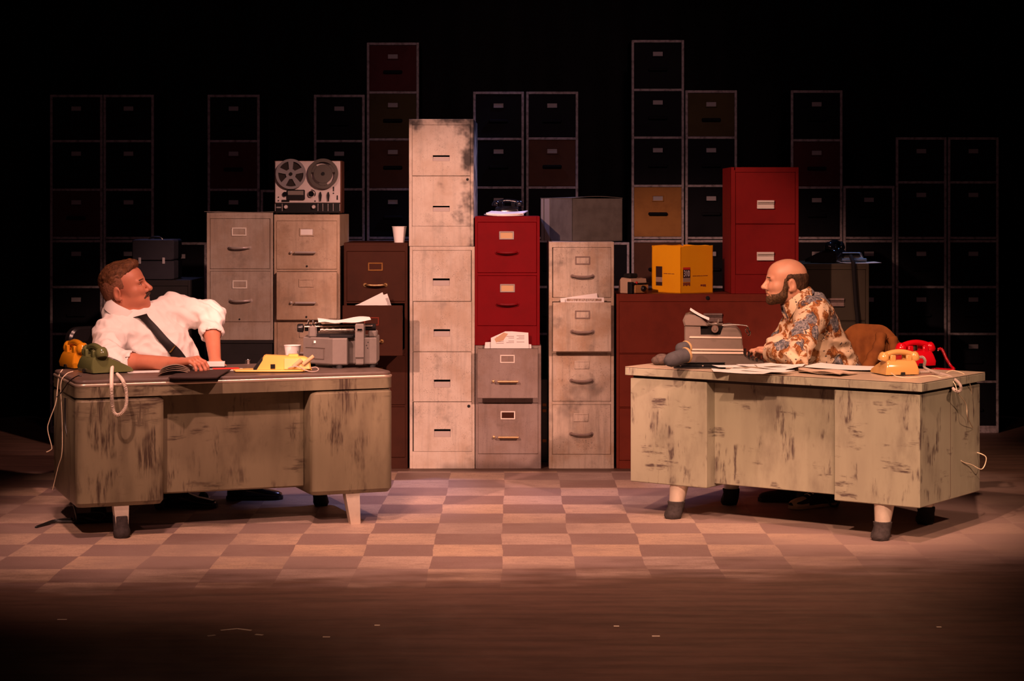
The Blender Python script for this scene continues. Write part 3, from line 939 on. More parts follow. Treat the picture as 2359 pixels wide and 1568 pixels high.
# ---------------------------------------------------------------- telephones
def telephone(name, label, loc, heading, col, cord=None):
    """desk telephone; local +x is its front (dial side), heading is where the front points"""
    m = plain(name + '_' + label.split()[0], col, .16, 0, .5, coat=.4)
    root = thing('telephone', label, 'telephone', loc, heading)
    prof = [(-.098, .006), (-.103, .03), (-.094, .062), (-.085, .078), (-.06, .086), (-.025, .084), (.0, .074), (.05, .052), (.10, .028), (.112, .018), (.114, .006)]
    ys = [(-.098, .86), (-.094, .95), (-.086, 1), (.086, 1), (.094, .95), (.098, .86)]
    b = MB()
    rings = []
    for y, k in ys:
        rings.append([(x * (.97 + .03 * k) if False else x - (x * (1 - k) * .35), y * (1 - .16 * max(0, (z - .03) / .06)), .006 + (z - .006) * (.75 + .25 * k)) for x, z in prof])
    b.loft(rings)
    base = b.build('base', m, root, 42)
    b = MB()
    for sx in (-1, 1):
        for sy in (-1, 1): b.lathe([(.011, 0), (.012, .007)], 10, (sx * .07, sy * .07, 0))
    b.build('feet', M['rubber'], base, 30)
    b = MB(); b.box(-.108, -.092, -.012, .012, .004, .02, .002); b.build('cord_socket', M['black_plastic'], base, 30)
    # cradle ears
    for sy in (-1, 1):
        b = MB()
        for x0, x1 in ((-.082, -.066), (-.03, -.014)):
            b.box(x0, x1, sy * .047 - .016, sy * .047 + .016, .06, .113, .004)
        b.box(-.07, -.026, sy * .047 - .016, sy * .047 + .016, .06, .088, .004)
        b.build('cradle', m, root, 40)
    # dial
    b = MB()
    Mx = Matrix.Translation((.048, 0, .0565)) @ Matrix.Rotation(math.radians(24), 4, 'Y')
    b.lathe([(0, .004), (.036, .004), (.039, .0), (.039, -.004)], 28, M=Mx)
    for k in range(10):
        a = math.radians(50 + 29 * k)
        b.cur = 1
        b.lathe([(0, .0048), (.0062, .0048), (.0062, .003)], 10, (.027 * math.cos(a), .027 * math.sin(a), 0), M=Mx)
    b.build('dial', [M['black_plastic'], m], root, 40)
    # handset: grip arch with two cups turned down
    hs = thing('handset', '', '')
    bpy.data.objects.remove(hs)
    b = MB()
    xh = -.048
    path, rad = [], []
    for k in range(13):
        f = k / 12 * 2 - 1
        path.append((xh, f * .088, .128 - .022 * f * f)); rad.append(.0155 + .004 * f * f)
    b.tube(path, rad, 12)
    for sy in (-1, 1):
        Mr = Matrix.Translation((xh, sy * .088, .104)) @ Matrix.Rotation(sy * math.radians(18), 4, 'X')
        b.lathe([(0, -.026), (.026, -.026), (.0305, -.02), (.031, -.006), (.027, .012), (.019, .022), (0, .025)], 20, M=Mr)
    h = b.build('handset', m, root, 50)
    return root, base, h, m


def local_pt(root, p):
    return Matrix.LocRotScale(root.location, root.rotation_euler, root.scale).inverted() @ Vector(p)


M['cord_white'] = plain('white_cord_plastic', (.78, .68, .56), .4)
M['cord_cream'] = plain('cream_cord_plastic', (.72, .60, .42), .45)
M['cord_grey'] = plain('speckled_grey_cord', (.42, .34, .29), .5)
M['cord_black'] = plain('black_cord_plastic', (.012, .011, .011), .45)


def add_cord(root, pts, r, mat, name='cord', coil_R=None, pitch=.009):
    pts = [local_pt(root, p) for p in pts]
    b = MB()
    path = smooth_path(pts, 8)
    if coil_R:
        b.tube(coil(path, coil_R, r, pitch, per=9), r, 5)
    else:
        b.tube(path, r, 6)
    return b.build(name, mat, root, 60)


# green and mustard telephones on the left desk
g_loc = d1(237, 866); g_loc = D(238, 858, .735)
ph_g, *_ = telephone('phone', 'olive green telephone with hanging white coiled cord on the left desk corner', D(240, 857, .735), math.radians(33), (.12, .135, .05))
A = lambda px, py, Y: P(px, py, Y)
Yg = ph_g.location.y
add_cord(ph_g, [A(263, 833, Yg - .05), A(258, 850, Yg - .11), A(257, 890, 9.28), A(259, 935, 9.27), A(265, 953, 9.27), A(278, 953, 9.27), A(290, 935, 9.28), A(291, 905, 9.29), A(283, 877, 9.33), A(270, 862, Yg - .07)], .0022, M['cord_white'], 'coiled_cord', .0068, .0062)
add_cord(ph_g, [A(187, 866, 9.46), A(178, 866, 9.47), A(160, 878, 9.54), A(140, 905, 9.66), A(131, 914, 9.62)], .0026, M['cord_black'], 'line_cord')
ph_y, *_ = telephone('phone', 'mustard yellow telephone behind the green one on the left desk', D(196, 846, .735), math.radians(33), (.62, .25, .012))
add_cord(ph_y, [A(144, 851, 9.9), A(136, 866, 9.86), A(132, 900, 9.85), A(128, 930, 9.84), A(114, 968, 9.84), A(110, 990, 9.84), A(119, 1028, 9.84), A(117, 1036, 9.84), A(107, 1041, 9.84)], .0026, M['cord_cream'], 'line_cord')
add_cord(ph_y, [A(168, 855, 9.75), A(152, 862, 9.72), A(140, 885, 9.71), A(143, 960, 9.71), A(143, 1040, 9.71), A(134, 1075, 9.74), A(121, 1128, 9.78)], .0022, M['cord_cream'], 'second_cord')

# tan and red telephones on the right desk
ph_t, *_ = telephone('phone', 'tan yellow telephone with its back to the front edge of the right desk', D(2062, 862, .7407), math.radians(104), (.60, .33, .10))
ph_t.scale = (.86, .86, .86)
Yt = ph_t.location.y
add_cord(ph_t, [A(2115, 824, Yt), A(2125, 822, Yt - .01), A(2131, 831, Yt), A(2129, 845, Yt + .02), A(2140, 852, Yt), A(2160, 860, Yt - .04), A(2182, 872, Yt - .06), A(2190, 886, Yt - .08), A(2200, 899, 9.46), A(2210, 901, 9.46), A(2214, 892, 9.46), A(2207, 880, 9.5), A(2190, 868, 9.58), A(2172, 862, 9.66), A(2150, 856, Yt), A(2120, 857, Yt - .02), A(2103, 858, Yt)], .0026, M['cord_grey'], 'coiled_cord', .0062, .0058)
add_cord(ph_t, [A(2053, 859, 9.52), A(2064, 866, 9.48), A(2085, 870, 9.46), A(2112, 869, 9.47), A(2145, 865, 9.52), A(2170, 870, 9.5), A(2186, 868, 9.55), A(2200, 885, 9.5), A(2207, 905, 9.47), A(2225, 930, 9.55), A(2229, 960, 9.58), A(2241, 985, 9.74)], .0024, M['cord_cream'], 'line_cord')
ph_r, *_ = telephone('phone', 'glossy red telephone behind the tan one on the right desk', D(2097, 842, .7407), math.radians(112), (.55, .004, .012))
ph_r.scale = (.93, .93, .93)
Yr = ph_r.location.y
add_cord(ph_r, [A(2160, 805, Yr), A(2168, 803, Yr), A(2174, 812, Yr), A(2180, 826, Yr), A(2190, 842, Yr), A(2198, 851, Yr - .02), A(2188, 852, Yr - .02), A(2160, 850, Yr - .03), A(2142, 850, Yr - .02)], .0024, plain('red_cord', (.5, .004, .014), .25), 'coiled_cord', .0064, .006)
add_cord(ph_r, [A(2180, 858, 9.72), A(2196, 853, 9.72), A(2222, 862, 9.7), A(2233, 880, 9.68), A(2238, 905, 9.74), A(2240, 930, 9.76), A(2245, 950, 9.8), A(2240, 965, 9.8), A(2238, 1030, 9.82), A(2212, 1015, 9.64)], .0023, M['cord_cream'], 'line_cord')
# loose line hanging against the end panel of the right desk
mb = MB()
mb.tube(smooth_path([A(2212, 1010, 9.64), A(2208, 1045, 9.64), A(2215, 1062, 9.64), A(2238, 1070, 9.7), A(2262, 1080, 9.74), A(2272, 1055, 9.76), A(2258, 1044, 9.78), A(2236, 1040, 9.83)], 8), .0025, 6)
tag(mb.build('telephone_line', M['cord_cream'], smooth=60), 'loop of loose cream telephone line hanging at the right desk end', 'cable')
# ---------------------------------------------------------------- props on the left desk
M['tw_grey'] = painted('typewriter_grey', (.17, .15, .135), (.13, .115, .103), .42, .4, 0, 0, 3, 2.0)
M['tw_brown'] = painted('typewriter_brown_grey', (.15, .115, .095), (.115, .09, .075), .38, .4, 0, 0, 3, 4.0)
M['tw_dark'] = painted('typewriter_dark_base', (.10, .078, .066), (.08, .06, .05), .45, .4, 0, 0, 3, 5.0)
M['chrome'] = plain('chrome', (.8, .76, .72), .12, 1.0)
M['nickel'] = plain('dull_nickel', (.45, .38, .32), .3, .9)

tw = thing('typewriter', 'grey office typewriter with wide carriage on the right end of the left desk', 'typewriter', D(766, 849, .735))
b = MB()
lower = [(-.158, .13), (0, 0), (.070, .012), (.074, .07), (.112, .07), (.116, .008), (.152, .012), (.156, .05), (.213, .07), (.213, .30), (-.158, .34)]
b.prism(lower, .018, .150, c=.006)
b.build('body', M['tw_grey'], tw, 30)
b = MB()
b.prism([(.112, .0), (.154, .004), (.156, .09), (.114, .10)], .05, .222, c=.007)
b.build('rear_column', M['tw_grey'], tw, 30)
b = MB(); b.box(-.13, -.088, .095, .2, .147, .205, .008); b.build('carriage_end', M['tw_grey'], tw, 30)
b = MB(); b.box(.17, .212, .1, .2, .15, .182, .006); b.build('carriage_end', M['tw_grey'], tw, 30)
b = MB(); b.box(-.09, .11, .10, .26, .150, .168, .003); b.box(-.02, .10, .04, .1, .148, .163, .004)
b.build('carriage_bed', M['black_plastic'], tw, 30)
b = MB(); b.tube([(-.15, .135, .195), (.205, .135, .199)], .017, 14)
b.build('platen', M['black_matte'], tw, 40)
b = MB()
b.tube([(-.15, .11, .201), (.19, .11, .206)], .005, 8)
b.tube([(-.07, .10, .184), (.10, .10, .187)], .010, 10)
for x in (-.06, -.035, -.005, .03, .055, .085): b.lathe([(.0125, -.006), (.0125, .006)], 10, (x, .10, .1855), 'x')
b.build('feed_rollers', M['nickel'], tw, 40)
b = MB(); b.lathe([(0, -.016), (.019, -.016), (.022, -.01), (.022, .012), (.012, .016), (0, .016)], 18, (-.172, .135, .193), 'x')
b.build('platen_knob', M['black_plastic'], tw, 40)
b = MB()
for x, h in ((-.135, .232), (-.112, .228), (-.098, .22)):
    b.tube([(x, .12, .2), (x + .004, .118, h)], .0035, 6); b.ball((x + .004, .118, h), .0065, 8, 6)
b.tube([(-.10, .115, .21), (-.075, .112, .22), (-.06, .12, .208)], .0035, 6)
b.build('carriage_levers', M['chrome'], tw, 40)
b = MB(); b.box(.12, .148, -.004, .004, .185, .198, .003); b.build('badge', M['chrome'], tw, 30)
b = MB(); b.box(-.1, -.09, .073, .079, .122, .134); b.build('tag', M['paper'], tw, 0)
b = MB()
for x, y in ((.03, .03), (.01, .05), (.19, .09), (-.12, .2), (.19, .28)): b.lathe([(.016, 0), (.018, .019)], 12, (x, y, 0))
b.build('foot', M['rubber'], tw, 30)
b = MB()
for x, z in ((.172, .127), (.165, .112), (.17, .098)): b.lathe([(0, .0), (.003, .0), (.003, .06)], 8, (x, .001 + (x - .156) * .35 + .048, z), 'y')
b.build('screw', M['rubber'], tw, 30)
# lower access panel lines on the left facet
b = MB()
Mf = Matrix.Translation((-.079, .065, 0)) @ Matrix.Rotation(math.atan2(-.13, .158), 4, 'Z')
b.box(-.085, .05, -.0025, 0, .098, .1, M=Mf); b.box(-.085, .045, -.0025, 0, .044, .0455, M=Mf); b.box(.044, .0455, -.0025, 0, .044, .1, M=Mf)
b.build('panel_line', M['tw_dark'], tw, 0)
mb = MB()
mb.grid(lambda u, v: (-.075 + .265 * u - .02 * v, .055 + .16 * v - .05 * u, .226 + .012 * u + .007 * math.sin(u * 7 + v * 2) + .006 * v - .012 * math.exp(-((u - .3) / .15) ** 2) * (1 - v)), 16, 8, (0, 0, .0008))
tag(mb.build('paper_sheet', M['paper'], smooth=60, loc=tw.location), 'curling white sheet of paper on top of the grey typewriter', 'paper')


def cup(loc, h, r0, r1, label, mark=None):
    b = MB()
    b.lathe([(0, 0), (r0, 0), (r0, .002), (r1, h - .003), (r1 + .0025, h - .0015), (r1 + .0022, h + .001), (r1 - .001, h), (r0 - .002, .004), (0, .004)], 28)
    o = b.build('paper_cup', M['paper'], smooth=40, loc=loc)
    tag(o, label, 'cup')
    if mark:
        t_ = text_mesh('printed_letter', mark, .024, M['ink'], o)
        a = math.radians(-42)
        rr = r0 + (r1 - r0) * .66 + .0012
        t_.matrix_local = Matrix.Rotation(a + math.pi / 2, 4, 'Z') @ Matrix.Translation((0, -rr, h * .66)) @ Matrix.Rotation(math.radians(90 - 8), 4, 'X')
    return o


cup(D(674, 838, .735), .095, .030, .042, 'white paper cup printed with a dark letter on the left desk', 'T')
zt_c = CAM_H - (559 - 470) / SF
cup(Vector(((920 - 1179.5) / SF * 1.008, YF + .1, zt_c)), .094, .03, .042, 'plain white paper cup on top of the dark brown cabinet')

# yellow wedge shaped desk device
M['yellow_plastic'] = plain('yellow_plastic', (.78, .50, .12), .4)
M['yellow_pale'] = plain('pale_yellow_plastic', (.82, .60, .24), .4)
ds = thing('desk_device', 'yellow wedge-shaped desk machine with a short cord in front of the paper cup', 'desk device', D(655, 858, .735), math.radians(8))
b = MB(); b.prism([(-.245, .085), (-.235, .02), (-.02, -.012), (.09, -.005), (.135, .05), (.12, .12), (-.18, .13)], .004, .013, c=.003)
b.build('base_plate', M['yellow_plastic'], ds, 30)
b = MB(); b.prism([(-.135, .013), (-.095, .078), (-.085, .082), (.10, .072), (.125, .06), (.13, .013)], .02, .115, 'y', .004)
b.build('housing', M['yellow_plastic'], ds, 30)
b = MB(); b.prism([(.0, .015), (.0, .066), (.10, .066), (.12, .055), (.124, .015)], .013, .021, 'y', .002)
b.build('side_panel', M['yellow_pale'], ds, 30)
b = MB(); b.prism([(-.148, .0135), (-.105, .070), (-.098, .0135)], .021, .11, 'y')
b.build('slot', M['black_matte'], ds, 0)
b = MB(); b.box(-.066, -.044, .0165, .0205, .018, .04); b.build('switch', M['black_plastic'], ds, 0)
b = MB(); b.box(.022, .07, .05, .1, .07, .084, .003); b.build('key_block', M['yellow_plastic'], ds, 30)
b = MB()
b.tube([(.045, .012, .028), (.085, .012, .06)], .011, 10); b.tube([(.09, .008, .038), (.142, .008, .078)], .0095, 10)
b.build('paper_roll', M['card_amber'], ds, 40)
b = MB(); b.tube(smooth_path([(.018, .008, .022), (.05, -.004, .03), (.075, -.01, .026), (.10, -.014, .012), (.13, -.02, .005), (.155, -.012, .006), (.165, .004, .014), (.152, .012, .024), (.13, .014, .02)], 6), .0028, 6)
b.build('cord', M['cord_grey'], ds, 60)


def sheet(name, label, cat, c, w, d, rz, mat, curl=0.0, z=.0006, lift=0.0, group=None, seed=0, parent=None):
    """single sheet or folder lying on a surface"""
    b = MB()

    def f(u, v):
        x, y = (u - .5) * w, (v - .5) * d
        return (x, y, curl * ((u - .5) ** 2) * 4 + lift * v + .4 * curl * math.sin(seed + 5 * u + 3 * v) * (u - .5))
    b.grid(f, 10, 6, (0, 0, z))
    o = b.build(name, mat, None, 50, loc=c)
    o.rotation_euler.z = rz
    return tag(o, label, cat, group)


UPL = Vector((0, 0, .0012))
sheet('paper_sheet', 'white sheet lying under the forearm on the left desk', 'paper', D(350, 856, .735) + UPL, .25, .12, ANG1, M['paper'])
M['dark_leather'] = cloth('dark_brown_folder', (.045, .026, .024), (.03, .018, .016), 12, .6, .5, False)
b = MB()
fl = [D(388, 872, 0.735), D(500, 874, .735), D(532, 855, .735), D(420, 853, .735)]
c0 = fl[0]
b.grid(lambda u, v: (fl[0].lerp(fl[1], u)).lerp(fl[3].lerp(fl[2], u), v) - c0 + Vector((0, 0, .0016 + .005 * (u ** 3))), 10, 6, (0, 0, .005))
tag(b.build('folder', M['dark_leather'], smooth=40, loc=c0), 'flat dark brown folder at the front of the left desk', 'folder')
# folded newspaper: several arched leaves
M['newsprint'] = cloth('newsprint', (.40, .30, .22), (.13, .10, .08), 70, .9, .9, False)
b = MB()
o0 = D(362, 866, .735)
for k in range(4):
    off = .003 + .0042 * k
    def f(u, v, k=k, off=off):
        p = D(362 + k * 1.5, 867 - k * .8, .735).lerp(D(436, 860 - k, .735), u)
        q = D(375, 856, .735).lerp(D(445, 851, .735), u)
        h = off + (.026 - .003 * (3 - k)) * math.sin(math.pi * min(1, .06 + u * .96)) ** .8 * (1 - .25 * v)
        return p.lerp(q, v) - o0 + Vector((0, 0, h + .009 * (1 if k < 0 else 0)))
    b.grid(f, 14, 4, (0, 0, .0012))
tag(b.build('newspaper', M['newsprint'], smooth=50, loc=o0), 'folded arched newspaper beside the hand of the man in white', 'newspaper')
o0 = D(488, 850, .735)
b = MB(); b.cur = 0; b.box(-.055, .055, 0, .075, .001, .007, .001); b.cur = 1; b.box(-.054, .054, 0.001, .074, .007, .029, .001)
o = b.build('notepad', [M['black_matte'], M['paper']], smooth=0, loc=o0 + Vector((0, .06, 0))); o.rotation_euler.z = math.radians(6)
tag(o, 'thick white notepad with a black base beside the curled hand', 'notepad')
sheet('paper_sheet', 'cream sheet under the notepad on the left desk', 'paper', D(505, 852, .735) + UPL, .24, .14, ANG1 * .6, M['card'])
sheet('card_sheet', 'bright red card between the notepad and the yellow machine', 'card', D(521, 850, .735) + UPL * 3, .13, .09, math.radians(14), plain('red_card', (.75, .03, .015), .6))
b = MB()
b.lathe([(.008, 0), (.009, .002), (.007, .014), (.011, .022), (.0095, .022), (.006, .013)], 14)
b.tube([(-.014, 0, .001), (-.012, .001, .02)], .0025, 6)
tag(b.build('desk_pin', M['chrome'], smooth=40, loc=D(572, 838, .735)), 'small shiny metal clip at the back of the left desk', 'clip')

# ---------------------------------------------------------------- props on the right desk
M['band'] = plain('cream_trim_band', (.52, .42, .34), .4)
tr = thing('typewriter', 'brown-grey portable typewriter seen from its side on the right desk', 'typewriter', D(1664, 845, .7407) + Vector((0, .045, 0)), math.radians(-6))
KS = .000457                                    # side outline measured in steps of this size


def so(pts): return [((x - 850) * KS, (1297 - y) * KS) for x, y in pts]


w2 = .30
b = MB(); b.prism(so([(455, 1165), (1088, 1165), (1110, 1195), (1160, 1232), (1235, 1252), (1312, 1262), (1318, 1275), (1290, 1290), (1200, 1294), (490, 1290), (462, 1260)]), 0, w2, 'y', .008)
b.build('base', M['tw_dark'], tr, 30)
b = MB(); b.prism(so([(448, 1128), (446, 860), (610, 862), (612, 955), (850, 958), (872, 868), (940, 858), (1010, 880), (1052, 925), (1074, 972), (1084, 1128)]), .006, w2 - .006, 'y', .006)
b.build('body', M['tw_brown'], tr, 30)
for y0_, y1_ in ((1162, 1137), (1126, 1108)):
    b = MB(); b.prism(so([(448, y0_), (1090, y0_), (1087, y1_), (448, y1_)]), -.002, w2 + .002, 'y', .001)
    b.build('trim_band', M['band'], tr, 30)
b = MB(); b.prism(so([(500, 990), (1072, 992), (1070, 976), (505, 972)]), .002, .008, 'y', .001); b.build('trim_line', M['band'], tr, 30)
b = MB(); b.prism(so([(446, 862), (428, 800), (450, 752), (500, 735), (560, 744), (625, 775), (690, 830), (700, 862)]), -.004, w2 + .004, 'y', .009)
b.build('paper_rest', M['tw_brown'], tr, 40)
b = MB(); b.box(*[so([(605, 0)])[0][0], so([(880, 0)])[0][0]], .012, w2 - .012, so([(0, 965)])[0][1], so([(0, 890)])[0][1])
b.build('type_basket', M['dark_void'], tr, 0)
px_, pz_ = so([(780, 890)])[0]
b = MB(); b.lathe([(0, -.02), (.017, -.02), (.0185, -.016), (.0185, .0), (.014, .004), (.0155, .02), (.0155, w2 - .02), (.0185, w2), (.0185, w2 + .018), (0, w2 + .02)], 20, (px_, 0, pz_), 'y')
b.build('platen', plain('platen_rubber', (.10, .06, .045), .5), tr, 35)
b = MB(); b.lathe([(0, -.024), (.006, -.024), (.009, -.019)], 12, (px_, 0, pz_), 'y')
b.tube([(px_ - .035, -.004, pz_ + .03), (px_ - .01, -.006, pz_ + .022), (px_ + .02, -.006, pz_ + .026), (px_ + .045, -.004, pz_ + .02)], .004, 6)
b.tube([(px_ + .015, -.008, pz_ + .03), (px_ + .02, -.008, pz_ + .048)], .004, 6)
b.box(px_ - .04, px_ + .04, .0, .006, pz_ + .018, pz_ + .03, .002)
b.build('carriage_frame', M['nickel'], tr, 40)
b = MB(); b.tube(smooth_path([(px_ + .035, -.01, pz_ + .02), (px_ + .09, -.012, pz_ + .024), (px_ + .145, -.012, pz_ + .02), (px_ + .160, -.012, pz_ + .016), (px_ + .166, -.012, pz_ + .002), (px_ + .172, -.012, pz_ - .02)], 6), .003, 8)
ring = [(px_ + .163 + .008 * math.cos(a) + (-.0035 if math.sin(a) > 0 else .0055), -.012, pz_ - .012 + .019 * math.sin(a)) for a in [2 * math.pi * k / 16 for k in range(16)]]
b.tube(ring, .0022, 6, closed=True)
b.build('return_lever', M['chrome'], tr, 40)
for r_ in range(4):
    for k in range(10):
        b = MB(); fx = 1112 + r_ * 42; fz = 1148 + r_ * 30
        x_, z_ = so([(fx, fz)])[0]
        b.lathe([(0, .004), (.0055, .004), (.0065, 0), (.002, -.001), (.002, -.022)], 8, (x_, .03 + .024 * k + .006 * r_, z_))
        b.build('key', M['black_plastic'], tr, 30)
o0 = tr.location
mb = MB()
q0, q1 = so([(505, 695)])[0], so([(715, 805)])[0]
mb.grid(lambda u, v: (q0[0] + (q1[0] - q0[0]) * u, .03 + .215 * v, q0[1] + (q1[1] - q0[1]) * u - .004 * math.sin(math.pi * u) + .003), 8, 4, (0.0, 0, .0008))
o = mb.build('paper_sheet', M['paper'], smooth=60, loc=o0); o.rotation_euler.z = tr.rotation_euler.z
tag(o, 'white sheet sticking up out of the brown-grey typewriter', 'paper')

# black two-hole punch / paper tray lying in front of the typewriter
hp = thing('paper_punch', 'long black paper punch lying in front of the brown-grey typewriter', 'paper punch', D(1612, 849, .7407), math.radians(-3))
b = MB(); b.box(-.128, .128, 0, .05, 0.001, .009, .003); b.build('base', M['black_plastic'], hp, 30)
b = MB(); b.box(-.126, .126, .006, .046, .009, .026, .006); b.box(-.122, .126, .0, .012, .026, .032, .003); b.build('lever', M['black_plastic'], hp, 30)
b = MB()
for x in (-.095, .015, .112): b.lathe([(0, -.004), (.005, -.003), (.005, .006)], 10, (x, 0.004, .017), 'y')
b.build('rivet', M['chrome'], hp, 30)


def P_(px, py, Y): return P(px, py, Y)


M['felt_grey'] = cloth('grey_felt', (.07, .068, .072), (.045, .043, .045), 40, .95, .5)
M['fleece'] = cloth('tan_fleece', (.42, .29, .13), (.28, .17, .08), 60, 1.0, .6)
M['knit'] = cloth('brown_knit', (.12, .085, .07), (.05, .04, .035), 45, 1.0, .7)


def slipper(name, label, a, bb, r, dirv):
    """soft rolled slipper: felt shell with a fleece lined opening at bb"""
    a, bb = Vector(a), Vector(bb)
    ax = (bb - a).normalized()
    root = thing(name, label, 'slipper', a)
    b = MB()
    n = 9
    pts = [a + (bb - a) * (k / n) - a for k in range(n + 1)]
    rad = [r * s for s in (.45, .75, .95, 1.0, 1.0, 1.02, 1.0, 1.0, 1.02, .98)]
    b.tube(pts, rad, 18)
    b.build('shell', M['felt_grey'], root, 60)
    b = MB()
    e = bb - a
    b.tube([e - ax * .012, e - ax * .002, e + ax * .004, e + ax * .003, e - ax * .01], [r * 1.03, r * 1.1, r * 1.0, r * .72, r * .6], 18)
    b.build('lining', M['fleece'], root, 60)
    b = MB(); b.ball(tuple(e - ax * .004), (r * .62,) * 3, 12, 8); b.build('inside', M['dark_void'], root, 60)
    return root


zz = .7407
s1 = slipper('slipper', 'dark grey fleece-lined slipper leaning on the typewriter', Vector(P_(1534, 833, 9.84)) , Vector(P_(1582, 817, 9.93)), .036, 1)
s2 = slipper('slipper', 'second grey slipper rolled on top of the fleece-lined slipper', Vector(P_(1562, 806, 9.98)), Vector(P_(1582, 800, 10.03)), .032, 1)
b = MB()
b.ball((0, 0, .028), (.042, .05, .029), 16, 10); b.ball((-.025, .0, .022), (.03, .04, .022), 14, 8)
tag(b.build('knit_sock', M['knit'], smooth=60, loc=D(1527, 842, zz) + Vector((0, .05, 0))), 'crumpled brown knit sock at the left end of the right desk', 'sock')

# scattered papers
rnd = random.Random(5)
spots = [(1700, 852, 9, .26, .19, 'wide white sheet at the left of the loose papers beneath the typewriter'),
         (1742, 853, -22, .28, .20, 'creased white sheet in the middle of the loose papers on the right desk'),
         (1722, 858, -33, .24, .17, 'white sheet nearest the front edge in the loose papers on the right desk'),
         (1790, 850, 14, .22, .17, 'lifted white sheet at the back right of the loose papers'),
         (1768, 857, -40, .25, .15, 'grey-shaded white sheet at the right of the loose papers')]
spots += [(1690, 848, 30, .20, .14, 'small white sheet peeping out behind the loose papers under the typewriter'),
          (1805, 847, -12, .21, .16, 'white sheet topmost at the right end of the loose papers'),
          (1750, 848, 48, .21, .15, 'white sheet turned crosswise at the back of the loose papers')]
for k, (px, py, rz, w_, d_, lb) in enumerate(spots):
    sheet('paper_sheet', lb, 'paper', d2(px, py + 3) + Vector((0, 0, .0015 + .0026 * k)), w_ * .95, d_ * .72, math.radians(rz * .7 - 8), M['paper'], .003 if k != 3 else .014, .0007, .003, 'loose papers on the right desk', seed=k)
sheet('paper_sheet', 'large white sheet to the right of the loose papers, reaching behind the tan telephone', 'paper', d2(1962, 850) + Vector((0, 0, .007)), .42, .25, math.radians(-30), M['paper'], .007, .0008, 0, None, 2)
sheet('paper_sheet', 'long cream sheet lying across the back of the right desk', 'paper', d2(1870, 842) + Vector((0, 0, .001)), .46, .2, ANG2, M['card'], .0, .0006)
b = MB()
o0 = d2(1890, 860)
for k in range(3):
    def f(u, v, k=k):
        p = d2(1840, 859).lerp(d2(1935, 868), u); q = d2(1838, 851).lerp(d2(1978, 862), u)
        return p.lerp(q, v) - o0 + Vector((0, 0, .003 + .004 * k + .010 * math.exp(-((v - .15) / .25) ** 2) * (.5 + .5 * u) + .003 * math.sin(9 * u + k)))
    b.grid(f, 14, 6, (0, 0, .0012))
M['newsprint_pale'] = cloth('pale_newsprint', (.60, .46, .34), (.45, .32, .23), 60, .9, .6, False)
tag(b.build('newspaper', M['newsprint_pale'], smooth=50, loc=o0), 'rolled newspaper at the front edge left of the tan telephone', 'newspaper')
b = MB(); b.cur = 0; b.tube([(-.05, 0, .004), (.03, .004, .004)], .004, 6); b.cur = 1; b.tube([(.03, .004, .004), (.045, .005, .004)], [.004, .0008], 6)
o = b.build('pencil', [plain('pencil_yellow', (.75, .36, .05), .5), M['ink']], smooth=40, loc=d2(1820, 845) + Vector((0, 0, .012))); o.rotation_euler.z = -.25
tag(o, 'short yellow pencil lying on the sheets in front of the floral shirt', 'pencil')

# ---------------------------------------------------------------- things on top of the cabinets
# reel tape recorder
zt_b = CAM_H - (494 - 470) / SF
rx0, rx1, ry0, ry1 = 631, 787, 370, 491
rc = (rx0 + rx1) / 2
rr_ = thing('tape_recorder', 'silver and black reel-to-reel tape recorder on the tan cabinet', 'tape recorder', ((rc - 1179.5) / SF, YF - .005, zt_b))
RX = lambda px: (px - rc) / SF
RZ = lambda py: (ry1 + 3 - py) / SF
silver = painted('brushed_silver', (.64, .57, .56), (.56, .49, .48), .35, .5, 0, 0, 4, 1.0, .25)
walnut = cloth('walnut_case', (.09, .035, .022), (.05, .02, .012), 9, .5, .6, False)
b = MB(); b.box(RX(rx0), RX(rx1), .012, .2, RZ(ry1), RZ(ry0), .004); b.build('case', walnut, rr_, 30)
b = MB(); b.box(RX(634), RX(784), 0, .014, RZ(467), RZ(371), .002); b.build('deck_plate', silver, rr_, 30)
b = MB(); b.box(RX(635), RX(783), -.004, .014, RZ(490), RZ(467.5), .002); low = b.build('control_panel', M['black_plastic'], rr_, 30)
for px in (634.6, 650.6, 733, 744, 756, 768, 783.3):
    b = MB(); b.box(RX(px) - .001, RX(px) + .001, -.0055, -.004, RZ(486), RZ(469)); b.build('divider', silver, low, 0)
for px in (659, 723):
    b = MB(); b.lathe([(0, -.022), (.009, -.022), (.0105, -.018), (.012, -.004)], 18, (RX(px), 0, RZ(476.5)), 'y'); b.build('knob', silver, low, 35)
b = MB(); b.box(RX(637), RX(648), -.0052, -.004, RZ(479), RZ(476)); b.build('name_plate', M['card_dim'], low, 0)
for px in (650, 770):
    b = MB(); b.box(RX(px) - .03, RX(px) + .03, .02, .06, 0, RZ(ry1), .002); b.build('foot', M['rubber'], rr_, 0)


